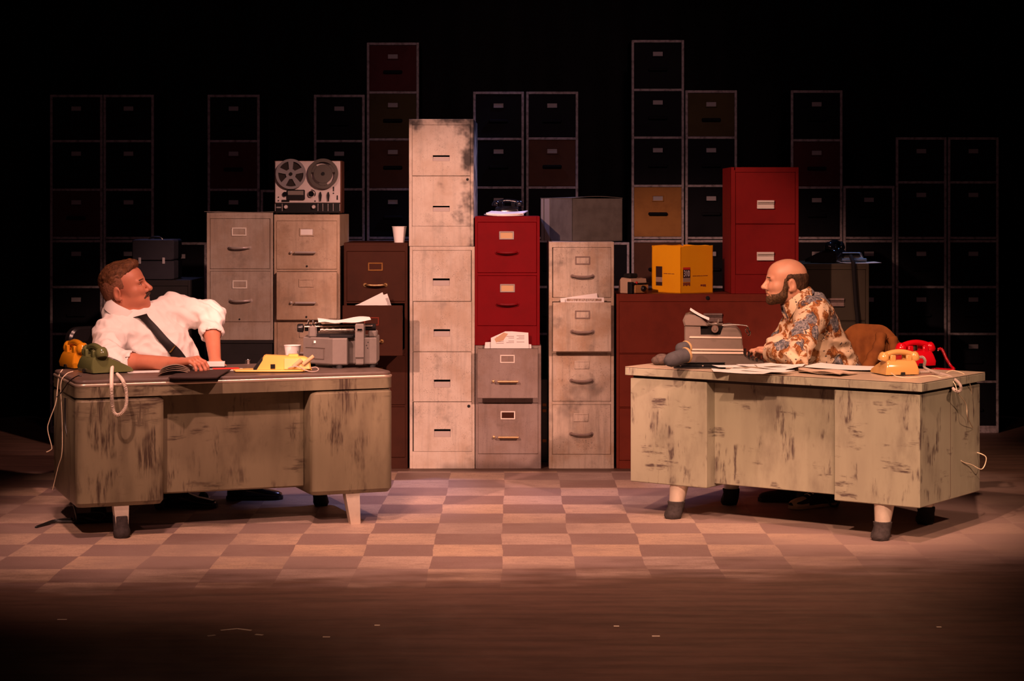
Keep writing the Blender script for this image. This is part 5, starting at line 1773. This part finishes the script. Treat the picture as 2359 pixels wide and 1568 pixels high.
M['skin_a'] = skin_material('ruddy_skin', (.56, .225, .13), (.50, .17, .10))
M['skin_b'] = skin_material('fair_skin', (.60, .31, .20), (.54, .24, .15))
M['hair_a'] = hair_material('reddish_brown_hair', (.075, .03, .012), (.17, .07, .027))
M['hair_fade'] = hair_material('clipped_brown_hair', (.20, .085, .045), (.27, .12, .07), 120)
M['hair_dark'] = hair_material('dark_brown_hair', (.035, .018, .010), (.075, .036, .018))
M['beard'] = hair_material('brown_beard', (.045, .024, .012), (.11, .058, .026), 110)
M['shirt_white'] = cloth('white_cotton', (.82, .78, .74), (.74, .70, .66), 8, .85, .3, False)
M['tie_black'] = cloth('black_tie_silk', (.018, .014, .014), (.01, .009, .009), 60, .55, .5, False)
M['trousers'] = cloth('black_wool', (.018, .016, .017), (.01, .01, .01), 30, .9, .5)
M['shoe_black'] = plain('black_shoe_leather', (.012, .011, .011), .22)


def eyes(parent, Mh, col=(.10, .06, .035)):
    mm = [plain('eye_white', (.42, .32, .27), .25), plain('iris', col, .2)]
    for s in (-1, 1):
        b = MB()
        b.cur = 0; b.ball((.0822, s * .031, -.004), (.0128, .0122, .0050), 14, 10)
        b.cur = 1; b.ball((.0900, s * .031, -.0038), (.0056, .0046, .0040), 12, 8)
        o = b.build('eye', mm, parent, 60)
        o.matrix_local = Mh
        b = MB(); b.tube(smooth_path([(.0885, s * .0185, .0015), (.0950, s * .026, .0036), (.0945, s * .035, .0036), (.0865, s * .0435, .0000)], 4), .0011, 6)
        o2 = b.build('eyelashes', M['hair_dark'], parent, 60)
        o2.matrix_local = Mh


# ======================= the man in the white shirt
HA = frame(P(286, 662, 10.42), (math.cos(math.radians(14)), -.13, math.sin(math.radians(14))), (-math.sin(math.radians(14)), -.10, math.cos(math.radians(14))), 1.09)
pelvis = Vector((-1.68, 10.58, .53))
neck0 = HA @ Vector((-.030, 0, -.075)); neck1 = Vector(P(296, 728, 10.46))
shR = Vector(P(256, 772, 10.33)); shL = Vector(P(396, 716, 10.55))
elR = Vector(P(254, 834, 10.10)); wrR = Vector(P(402, 836, 9.955))
elL = Vector(P(484, 728, 10.58)); wrL = Vector(P(496, 835, 10.34))
kneeR, kneeL = Vector((-1.50, 10.20, .55)), Vector((-1.24, 10.36, .55))
ankR, ankL = Vector((-1.72, 10.42, .10)), Vector((-1.42, 10.70, .10))
manA = thing('person', 'man in a white shirt and black tie leaning on the left desk, looking right', 'person', (-1.68, 10.58, 0))
OA = manA.location

F = Field(HA)
head_shapes(F, 1, .010)
F.ell((.02, 0, -.105), (.05, .05, .03), .03)                     # fuller under the chin
F.M = Matrix.Identity(4)
F.cap(neck0, neck1, .066, .070, .04)
chest = neck1.lerp(pelvis, .42) + Vector((.02, -.04, 0))
tors = [neck1, chest, pelvis]
F.cap(neck1.lerp(chest, .35), chest, .11, .14, .05)
F.cap(chest, pelvis, .14, .145, .06)
F.cap(shR, shL, .06, .06, .05)
F.chain([shR, elR], [.055, .046], .03); F.chain([elR, elR.lerp(wrR, .35), wrR], [.045, .043, .030], .02)
F.chain([shL, elL], [.052, .046], .03); F.chain([elL, elL.lerp(wrL, .35), wrL], [.044, .042, .029], .02)
F.chain([pelvis + Vector((-.05, 0, 0)), kneeR, ankR], [.09, .06, .045], .03)
F.chain([pelvis + Vector((.08, 0, 0)), kneeL, ankL], [.09, .06, .045], .03)
# right hand resting curled on the desk, left hand flat on the desk edge
hk = Vector(P(446, 829, 9.90))
hand(F, wrR, hk, (-.15, -1, -.12), (.62, .62, .45), (.1, -.15, 1), 1.06, -1 if False else 1)
hand(F, wrL, Vector(P(494, 851, 10.24)), (-1, .1, 0), (.25, .2, .1), (0, .25, 1), 1.0, 1)
FA_body = F
field_mesh(F, .0036, 'body', M['skin_a'], manA, None, OA)
eyes(manA, Matrix.Translation(-OA) @ HA)

# hair: full on top, clipped at the sides
F = Field(HA)
F.ell((-.010, 0, .043), (.103, .078, .086), .01)
F.ell((.050, 0, .082), (.042, .052, .036), .03)
F.ell((.066, 0, .098), (.026, .044, .020), .02)
F.half((.045, 0, .060), (.50, 0, -1), .012)                       # hairline sloping up to the forehead
F.half((-.085, 0, .040), (-.35, 0, -1), .02, -1) if False else None
F.half((.094, 0, .08), (1, 0, -.1), .01)


HAi = HA.inverted()


def tuft(p):
    q = HAi @ p
    return .0032 * mnoise.noise(Vector((q.x * 42, q.y * 150, q.z * 90))) + .0040 * mnoise.noise(Vector((q.x * 24, q.y * 42, q.z * 34))) + .0012 * mnoise.noise(p * 260)


field_mesh(F, .003, 'hair', M['hair_a'], manA, tuft, OA)
F = Field(HA)
F.ell((-.0095, 0, .035), (.1015, .0785, .084), .01)
F.ell((-.045, 0, -.01), (.062, .058, .075), .03)
F.half((.030, 0, .03), (1, 0, .18), .012)
F.half((-.03, 0, -.045), (.30, 0, -1), .012)
F.half((.0, 0, .088), (0, 0, 1), .01)
F.ell((.004, .086, -.03), (.034, .03, .034), .01, -1); F.ell((.004, -.086, -.03), (.034, .03, .034), .01, -1)
field_mesh(F, .003, 'clipped_hair', M['hair_fade'], manA, lambda p: .0012 * mnoise.noise(p * 160), OA)
F = Field(HA)
for s in (-1, 1): F.cap((.109, s * .004, -.052), (.090, s * .030, -.070), .0068, .0048, .008)
field_mesh(F, .0024, 'moustache', M['hair_dark'], manA, lambda p: .001 * mnoise.noise(p * 200), OA)
F = Field(HA)
for s in (-1, 1): F.cap((.1015, s * .013, .0195), (.0925, s * .042, .0190), .0042, .0030, .004)
field_mesh(F, .0022, 'eyebrows', M['hair_a'], manA, None, OA)

# shirt with rolled sleeves
F = Field()
F.cap(neck1 + Vector((.01, 0, -.035)), chest, .112, .165, .06)
F.cap(chest, pelvis + Vector((0, 0, .02)), .165, .172, .08)
F.ell(chest + Vector((.05, -.03, -.13)), (.17, .15, .17), .06)                      # belly
F.cap(shR, shL, .080, .078, .07)
F.chain([shR, elR + Vector((-.012, 0, .006))], [.083, .066], .05)
F.cap(elR + Vector((-.012, 0, .006)), elR.lerp(wrR, .26), .066, .057, .03)
F.cap(elR.lerp(wrR, .16), elR.lerp(wrR, .30), .060, .061, .012)                      # rolled cuff
F.chain([shL, elL + Vector((.004, .01, .006))], [.082, .069], .05)
F.cap(elL, elL.lerp(wrL, .28), .066, .055, .03)
F.cap(elL.lerp(wrL, .20), elL.lerp(wrL, .34), .058, .061, .012)
dR = (wrR - elR).normalized(); dL = (wrL - elL).normalized()
F.cap(elR.lerp(wrR, .345), elR.lerp(wrR, .6), .052, .05, .006, -1)
F.cap(elL.lerp(wrL, .395), elL.lerp(wrL, .6), .05, .05, .006, -1)
F.cap(P(273, 724, 10.44), P(302, 732, 10.44), .080, .078, .04)
F.ell(P(296, 692, 10.42), (.090, .090, .062), .01, -1, (0, .40, 0))                # neck opening
FA = F


def fold(p):
    a = wr(p, 8, .011, 1, (1, 1, 1.4)) + wr(p, 20, .006, 4)
    for c, r in ((elR, .16), (elL, .15), (shR, .12), (shL, .12)):
        d = (p - c).length
        if d < r:
            a += (1 - d / r) * .014 * math.sin(((p - c).dot(Vector((.6, .3, .75))) * 115) + 3 * mnoise.noise(p * 14))
    return a * .85


field_mesh(F, .0055, 'shirt', M['shirt_white'], manA, fold, OA)


def surf_strip(F, left, right, off, n, name, mat, parent, org, thick=.004):
    """strip of cloth laid on a surface between two picture outlines"""
    L = smooth_path([Vector((a, b, 0)) for a, b in left], n); R = smooth_path([Vector((a, b, 0)) for a, b in right], n)
    pairs = list(zip(L, R))
    ys = []
    for a, b in pairs:
        q = [march(F, *a.lerp(b, t).xy) for t in (.1, .5, .9)]
        q = [p.y for p in q if p is not None]
        ys.append(min(q) if q else ys[-1])
    ys = [sum(ys[max(0, k - 3):k + 4]) / len(ys[max(0, k - 3):k + 4]) for k in range(len(ys))]
    rings = []
    for (a, b), y in zip(pairs, ys):
        row = [P(a.lerp(b, t).x, a.lerp(b, t).y, y - off - .004 * (1 - abs(2 * t - 1))) for t in (0, .33, .67, 1)]
        rings.append([p - org for p in row] + [p - org + Vector((0, thick, 0)) for p in row[::-1]])
    m = MB(); m.loft(rings)
    return m.build(name, mat, parent, 60)


tie = surf_strip(FA, [(305, 731), (322, 734), (340, 751), (362, 779), (386, 808), (398, 828)], [(338, 722), (343, 731), (363, 752), (389, 781), (413, 803), (430, 825)], .014, 5, 'necktie', M['tie_black'], manA, OA)
clip = surf_strip(FA, [(390, 811), (402, 795)], [(394, 812), (405, 797)], .036, 3, 'tie_clip', plain('gold_clip', (.85, .6, .2), .25, 1.0), tie, OA, .003)
# turned down collar around the neck
def collar(parent, org, centre, axis, fwd, r0, r1, h, drop, gap, mat, name='collar', tip=.03, wrinkle_=0):
    ax = Vector(axis).normalized(); f = Vector(fwd); f = (f - ax * f.dot(ax)).normalized(); s = ax.cross(f)
    b = MB(); rings = []
    n = 40
    for k in range(n + 1):
        a = math.radians(gap) + (2 * math.pi - 2 * math.radians(gap)) * k / n
        d = f * math.cos(a) + s * math.sin(a)
        fr = max(0, math.cos(a)) ** 3
        top = Vector(centre) + ax * (h * (1 - .35 * fr)) + d * r0 * (1 + .05 * fr)
        low = Vector(centre) + ax * (-drop - tip * fr) + d * (r1 + .012 * fr)
        inn = Vector(centre) + ax * (-.01) + d * (r0 - .002)
        mid = top.lerp(low, .45) + d * .006
        rings.append([p - org for p in (inn, top, top + d * .003, mid + d * .004, low + d * .004, low)])
    b.loft(rings)
    return b.build(name, mat, parent, 50)


nax = (neck0 - neck1).normalized()
collar(manA, OA, P(290, 709, 10.42), (.36, -.18, .9), (.90, -.45, 0), .086, .104, .026, .030, 15, M['shirt_white'], tip=.030)

# trousers and shoes
F = Field()
F.cap(pelvis + Vector((-.06, .02, .02)), pelvis + Vector((.09, .02, .02)), .135, .13, .05)
F.chain([pelvis + Vector((-.06, 0, 0)), kneeR, ankR], [.11, .078, .066], .04)
F.chain([pelvis + Vector((.09, 0, 0)), kneeL, ankL], [.11, .078, .066], .04)
field_mesh(F, .009, 'trousers', M['trousers'], manA, lambda p: wr(p, 12, .004, 7), OA)


def shoe(parent, org, ankle, dirv, L=.29, mat=None, toe=None, name='shoe'):
    d = Vector(dirv); d.z = 0; d.normalize(); s = Vector((-d.y, d.x, 0))
    g = Vector((ankle[0], ankle[1], 0))
    b = MB(); rings = []
    for x, w, z0, z1 in ((-.075, .022, .012, .055), (-.065, .033, .004, .085), (-.03, .038, .003, .10), (.02, .037, .003, .095), (.07, .039, .003, .075), (.12, .046, .003, .058), (.165, .046, .004, .05), (.195, .036, .008, .042), (.21, .018, .014, .032)):
        c = g + d * x
        rings.append([c + s * (w * math.cos(a)) + Vector((0, 0, z0 + (z1 - z0) * (.5 + .5 * math.sin(a)) if math.sin(a) > -.4 else z0 + 0.001)) - org for a in [2 * math.pi * k / 18 for k in range(18)]])
    b.loft(rings)
    o = b.build(name, mat or M['shoe_black'], parent, 60)
    b = MB(); rings = []
    for x, w in ((-.08, .022), (-.065, .036), (-.03, .041), (.02, .039), (.07, .042), (.12, .050), (.165, .050), (.197, .040), (.216, .018)):
        c = g + d * x
        rings.append([c + s * w + Vector((0, 0, .002)) - org, c - s * w + Vector((0, 0, .002)) - org, c - s * w + Vector((0, 0, .018)) - org, c + s * w + Vector((0, 0, .018)) - org])
    b.loft(rings)
    b.build('sole', (toe or M['rubber']), o, 30)
    if toe:
        b = MB(); rings = []
        for x, w, z1 in ((.13, .049, .058), (.165, .0485, .053), (.195, .039, .045), (.213, .02, .034)):
            c = g + d * x
            rings.append([c + s * (w * math.cos(a)) + Vector((0, 0, .015 + (z1 - .015) * max(0, math.sin(a)))) - org for a in [math.pi * k / 12 for k in range(13)]])
        b.loft(rings, closed=False, caps=False)
        b.build('toe_cap', toe, o, 60)
        b = MB()
        for k in range(4):
            c = g + d * (.045 + .02 * k) + Vector((0, 0, .084 - .007 * k))
            b.tube([c - s * .022 - org + Vector((0, 0, .002)), c - org + Vector((0, 0, .008)), c + s * .022 - org + Vector((0, 0, .002))], .0028, 6)
        b.tube([g + d * .04 + Vector((0, 0, .092)) - org, g + d * .06 + s * .02 + Vector((0, 0, .10)) - org, g + d * .09 + s * .03 + Vector((0, 0, .075)) - org], .0028, 6)
        b.build('laces', plain('white_lace', (.7, .62, .55), .8), o, 60)
    return o


shoe(manA, OA, ankR, (1, -.12, 0))
shoe(manA, OA, ankL, (1, .03, 0))

# black office chair behind him
ca = thing('office_chair', 'black office chair behind the left desk, under the man in white', 'chair', (-1.86, 10.57, 0), math.radians(50))
b = MB(); b.prism(rrect(.46, .44, .08, 5), .395, .445, c=.015); b.build('seat', M['black_plastic'], ca, 35)
b = MB(); b.lathe([(.025, .07), (.025, .4)], 14); b.build('column', M['black_plastic'], ca, 35)
for k in range(5):
    a = 2 * math.pi * k / 5 + .35
    e = Vector((.26 * math.cos(a), .26 * math.sin(a), 0))
    b = MB(); b.tube([(0, 0, .095), (e.x, e.y, .068)], [.024, .016], 8); lg = b.build('leg', M['black_plastic'], ca, 35)
    b = MB(); b.lathe([(0, -.012), (.026, -.012), (.028, -.006), (.028, .006), (.026, .012), (0, .012)], 16, (e.x, e.y, .029), 'x'); b.tube([(e.x, e.y, .03), (e.x, e.y, .07)], .008, 8); b.build('caster', M['rubber'], lg, 35)
bp = manA.location
bl = lambda p: Matrix.LocRotScale(ca.location, ca.rotation_euler, None).inverted() @ Vector(p)
c0_ = bl(P(262, 800, 10.74)); 
b = MB(); b.tube([(-.05, .18, .40), (-.16, .27, .56), (-.17, .27, .70)], .02, 8); b.build('back_support', M['black_plastic'], ca, 35)
b = MB(); b.prism(rrect(.40, .30, .07, 6, -.19, .77), .19, .245, 'y', .012); b.build('backrest', plain('black_vinyl', (.012, .011, .012), .25), ca, 40)

# ======================= the man in the floral shirt
HB = frame(P(1812, 648, 10.45), (-math.cos(.03), -.06, math.sin(.03)), (.03, 0, 1), .99)
manB = thing('person', 'bearded man in a floral shirt bending over the right desk, looking left', 'person', (1.76, 10.62, 0))
OB = manB.location
pelvB = Vector((1.675, 10.64, .55))
nB0 = HB @ Vector((-.040, 0, -.06)); nB1 = Vector(P(1846, 706, 10.50))
sN = Vector(P(1872, 722, 10.36)); sF = Vector(P(1852, 722, 10.70))
eN = Vector(P(1833, 818, 10.08)); wN = Vector(P(1776, 813, 10.24))
eF = Vector(P(1803, 796, 10.52)); wF = Vector(P(1774, 806, 10.40))
kN, kF = Vector((1.46, 10.40, .555)), Vector((1.38, 10.62, .555))
aN, aF = Vector((1.60, 10.46, .10)), Vector((1.50, 10.62, .10))
F = Field(HB)
head_shapes(F, 1, 0)
F.M = Matrix.Identity(4)
F.cap(nB0, nB1, .058, .064, .04)
cB = nB1.lerp(pelvB, .42) + Vector((-.03, 0, -.02))
F.cap(nB1.lerp(cB, .35), cB, .10, .125, .05); F.cap(cB, pelvB, .125, .13, .06)
F.cap(sN, sF, .055, .055, .05)
F.chain([sN, eN], [.050, .042], .03); F.chain([eN, eN.lerp(wN, .35), wN], [.041, .039, .027], .02)
F.chain([sF, eF], [.050, .042], .03); F.chain([eF, eF.lerp(wF, .35), wF], [.041, .039, .027], .02)
F.chain([pelvB, kN, aN], [.09, .06, .042], .03); F.chain([pelvB, kF, aF], [.09, .06, .042], .03)
hand(F, wN, Vector(P(1756, 808, 10.30)), (-.5, -1, 0), (.6, .6, .4), (-.1, 0, 1), .9, 1)
hand(F, wF, Vector(P(1752, 803, 10.42)), (.1, 1, 0), (.35, .45, .3), (-.1, 0, 1), .95, 1)
field_mesh(F, .0036, 'body', M['skin_b'], manB, None, OB)
eyes(manB, Matrix.Translation(-OB) @ HB)
# fringe of hair around the bald crown
F = Field(HB)
F.ell((-.009, 0, .033), (.1035, .0815, .084), .01)
F.ell((-.050, 0, -.012), (.060, .062, .072), .03)
F.half((.0, 0, .050), (.06, 0, 1), .030)
F.half((.028, 0, .02), (1, 0, .12), .026)
F.half((-.03, 0, -.060), (.2, 0, -1), .012)
for s in (-1, 1): F.ell((-.008, s * .088, -.022), (.030, .03, .036), .012, -1)
field_mesh(F, .003, 'hair', M['hair_dark'], manB, lambda p: .0015 * mnoise.noise(Vector((p.x * 150, p.y * 150, p.z * 60))) + .0014 * mnoise.noise(p * 240), OB)
F = Field(HB)
F.ell((.034, 0, -.076), (.062, .0565, .042), .02)
F.ell((.079, 0, -.104), (.025, .027, .020), .02)
for s in (-1, 1):
    F.cap((.014, s * .066, -.020), (.022, s * .056, -.066), .011, .017, .02)
    F.cap((.03, s * .05, -.07), (.086, s * .02, -.088), .014, .010, .02)
F.half((.017, 0, -.026), (.50, 0, 1), .012)
F.ell((.106, 0, -.062), (.020, .030, .015), .008, -1)
for s in (-1, 1): F.cap((.018, s * .0700, .010), (.018, s * .067, -.034), .008, .012, .012)
FB_beard = F
field_mesh(F, .003, 'beard', M['beard'], manB, lambda p: .0012 * mnoise.noise(Vector((p.x * 160, p.y * 160, p.z * 70))) + .0015 * mnoise.noise(p * 260), OB)
F = Field(HB)
for s in (-1, 1): F.cap((.1035, s * .004, -.052), (.083, s * .033, -.078), .0056, .0060, .006)
field_mesh(F, .0024, 'moustache', plain('light_brown_hair', (.26, .125, .06), .7), manB, None, OB)
F = Field(HB)
for s in (-1, 1): F.cap((.1020, s * .013, .0190), (.0935, s * .041, .0180), .0044, .0030, .004)
field_mesh(F, .0022, 'eyebrows', M['hair_dark'], manB, None, OB)


def floral():
    m, t, b = nt('floral_cotton')
    v0 = coords(t)
    wob = t.nodes.new('ShaderNodeTexNoise'); wob.inputs['Scale'].default_value = 13; wob.inputs['Detail'].default_value = 3
    t.links.new(v0, wob.inputs['Vector'])
    vm = t.nodes.new('ShaderNodeVectorMath'); vm.operation = 'MULTIPLY_ADD'
    vm.inputs[1].default_value = (.075, .075, .075)
    t.links.new(wob.outputs['Color'], vm.inputs[0]); t.links.new(v0, vm.inputs[2])
    v = vm.outputs[0]

    def vor(vec, s, feat='F1', rnd=1.0):
        n = t.nodes.new('ShaderNodeTexVoronoi'); n.inputs['Scale'].default_value = s; n.feature = feat
        n.inputs['Randomness'].default_value = rnd
        t.links.new(vec, n.inputs['Vector'])
        return n
    big = vor(v, 8.2)
    d = big.outputs['Distance']
    swirl = nz(t, v, 30, 4, .62, 2.2)
    cream = mixc(t, ramp(t, nz(t, v0, 6, 2), .4, .7), (.74, .56, .38), (.66, .49, .34))
    # rust leaves around each blossom
    leaf = op(t, 'MULTIPLY', op(t, 'MULTIPLY', ramp(t, d, .26, .33), ramp(t, d, .62, .54)), ramp(t, nz(t, v, 19, 3, .6), .45, .50))
    rust = mixc(t, ramp(t, swirl, .42, .58), (.20, .06, .016), (.40, .17, .06))
    c = mixc(t, leaf, cream, rust)
    blos = ramp(t, op(t, 'ADD', d, op(t, 'MULTIPLY', op(t, 'SUBTRACT', nz(t, v, 30, 2), .5), .25)), .37, .31)
    grey = mixc(t, ramp(t, swirl, .40, .62), (.085, .09, .11), (.34, .31, .31))
    c = mixc(t, blos, c, grey)
    # dark outlines and ticks
    line = op(t, 'MULTIPLY', ramp(t, op(t, 'ABSOLUTE', op(t, 'SUBTRACT', d, .36)), .03, .012), ramp(t, nz(t, v, 22, 2), .46, .54))
    tick = op(t, 'MULTIPLY', ramp(t, vor(v, 46).outputs['Distance'], .27, .2), ramp(t, nz(t, v0, 11, 2), .46, .52))
    c = mixc(t, op(t, 'MAXIMUM', line, tick), c, (.075, .06, .065))
    t.links.new(c, b.inputs['Base Color'])
    b.inputs['Roughness'].default_value = .8
    b.inputs['Specular IOR Level'].default_value = .2
    return m


M['floral'] = floral()
F = Field()
F.cap(nB1 + Vector((.03, 0, -.045)), cB, .108, .150, .06)
F.cap(cB, pelvB + Vector((.0, 0, .03)), .150, .150, .08)
F.cap(nB1 + Vector((.068, 0, -.022)), pelvB + Vector((.045, 0, .1)), .088, .115, .06)      # rounded back
F.cap(sN, sF, .072, .070, .06)
F.chain([sN, eN + Vector((.005, 0, .006))], [.078, .064], .05)
F.chain([eN + Vector((0, 0, .004)), eN.lerp(wN, .5) + Vector((0, 0, .006)), eN.lerp(wN, 1.0)], [.060, .058, .045], .03)
F.chain([sF, eF], [.076, .062], .05)
F.chain([eF, eF.lerp(wF, .5), eF.lerp(wF, .93)], [.060, .054, .043], .03)
F.half(P(1834, 690, 10.47), (-.60, 0, .80), .01)
F.cap(eN.lerp(wN, 1.22), wN + (wN - eN) * .6, .048, .048, .005, -1)
F.cap(eF.lerp(wF, .97), wF + (wF - eF) * .4, .04, .04, .005, -1)
FB = F


def foldB(p):
    a = wr(p, 8, .010, 3, (1, 1, 1.6)) + wr(p, 19, .005, 9)
    for c, r, dr in ((eN, .17, (.7, .2, .6)), (eF, .15, (.7, .2, .6)), (pelvB + Vector((0, -.1, .16)), .22, (.1, .1, 1))):
        d = (p - c).length
        if d < r: a += (1 - d / r) * .011 * math.sin((p - c).dot(Vector(dr)) * 105 + 3 * mnoise.noise(p * 12))
    return a * .85


field_mesh(F, .0055, 'shirt', M['floral'], manB, foldB, OB)
nbx = (nB0 - nB1).normalized()
collar(manB, OB, P(1834, 688, 10.47), (-.60, -.06, .80), (-1, -.1, -.4), .078, .094, .030, .022, 16, M['floral'], tip=.045)
F = Field()
F.cap(pelvB + Vector((0, -.08, .02)), pelvB + Vector((0, .08, .02)), .13, .13, .05)
F.chain([pelvB + Vector((0, -.07, 0)), kN, aN], [.10, .075, .062], .04)
F.chain([pelvB + Vector((0, .07, 0)), kF, aF], [.10, .075, .062], .04)
field_mesh(F, .009, 'trousers', cloth('dark_brown_corduroy', (.05, .03, .022), (.03, .018, .014), 30, .9, .5), manB, lambda p: wr(p, 12, .004, 7), OB)
cream_toe = plain('cream_rubber', (.62, .45, .29), .5)
M['sneaker'] = cloth('dark_sneaker_canvas', (.03, .02, .02), (.02, .014, .014), 60, .8, .5)
shoe(manB, OB, aN, (-1, -.6, 0), mat=M['sneaker'], toe=cream_toe, name='sneaker')
shoe(manB, OB, aF, (-1, .1, 0), mat=M['sneaker'], toe=None, name='sneaker')

# chair with a brown jacket over its back
cb = thing('chair', 'wooden chair behind the right desk with a brown jacket over its back', 'chair', (1.84, 10.66, 0), math.radians(-35))
wood = cloth('dark_chair_wood', (.07, .03, .018), (.045, .02, .012), 12, .5, .5, False)
b = MB(); b.box(-.21, .21, -.20, .21, .415, .445, .01); b.build('seat', wood, cb, 30)
for sx in (-1, 1):
    b = MB(); b.tube([(sx * .185, -.17, .42), (sx * .195, -.19, 0)], [.018, .014], 8); b.build('leg', wood, cb, 40)
    b = MB(); b.tube([(sx * .185, .19, .0), (sx * .185, .19, .44), (sx * .18, .235, .80)], [.015, .018, .014], 8); b.build('leg', wood, cb, 40)
cl = Matrix.LocRotScale(cb.location, cb.rotation_euler, None).inverted()
jc = P(2003, 790, 10.72)
b = MB(); b.box(-.17, .17, .215, .245, .62, .80, .01); b.build('backrest', wood, cb, 30)
M['suede'] = cloth('rust_brown_suede', (.26, .085, .022), (.15, .045, .014), 14, .9, .7)
ja = thing('jacket', 'rust brown jacket draped over the chair behind the right desk', 'jacket', P(2003, 850, 10.72))
jp = lambda px, py, dy=0: P(px, py, 10.72 + dy) - ja.location


def jacket(u, v):
    # u across, v from the front hem over the top to the back hem
    top = [(1953, 838), (1960, 800), (1970, 763), (1985, 745), (2005, 743), (2030, 750), (2040, 768), (2046, 800), (2051, 835)]
    w = .165 + .045 * abs(2 * v - 1) ** 1.2
    ang = -.25
    x = (u - .5) * 2 * w
    ed = max(0, abs(u - .5) * 2 - .30) / .70
    zt = .240 - .10 * ed ** 2 - .012 * u
    s = abs(2 * v - 1)
    z = zt - s ** 1.25 * .34 - .015 * math.sin(u * 21) * s
    y = (v - .5) * .10 + (.028 + .02 * s) * math.sin(u * 26 + 2 * math.sin(v * 5)) * s * .8 + (v - .5) * .07 * s
    return (x * math.cos(ang) - y * math.sin(ang), x * math.sin(ang) + y * math.cos(ang), z)


b = MB(); b.grid(jacket, 60, 36, (0, .004, .003)); b.build('body', M['suede'], ja, 70)
b = MB()
b.tube(smooth_path([(.05, -.07, .19), (.03, -.10, .12), (-.01, -.11, .05), (-.035, -.11, -.02), (-.05, -.11, -.1)], 5), [.028 + .012 * (k / 20) + .004 * math.sin(k * 1.7) for k in range(21)], 12)
b.build('sleeve', M['suede'], ja, 60)
b = MB()
b.tube(smooth_path([(.11, -.045, .17), (.125, -.07, .08), (.135, -.08, 0), (.14, -.08, -.1)], 5), [.026 + .012 * (k / 15) + .004 * math.sin(k * 2.1) for k in range(16)], 12)
b.build('sleeve', M['suede'], ja, 60)

# black bag with a strap loop under the right desk
bag = thing('bag', 'black bag with a loose strap loop on the floor under the right desk', 'bag', D(1880, 1168, 0) + Vector((0, .08, 0)))
b = MB(); b.prism(rrect(.17, .16, .05, 5), .0, .075, c=.02); b.build('body', M['black_matte'], bag, 40)
b = MB(); b.tube(smooth_path([(.03, -.075, .06), (.06, -.1, .03), (.075, -.105, .012), (.10, -.105, .012), (.113, -.105, .03), (.108, -.1, .055), (.09, -.08, .065)], 6), .0055, 8); b.build('strap', M['black_plastic'], bag, 60)
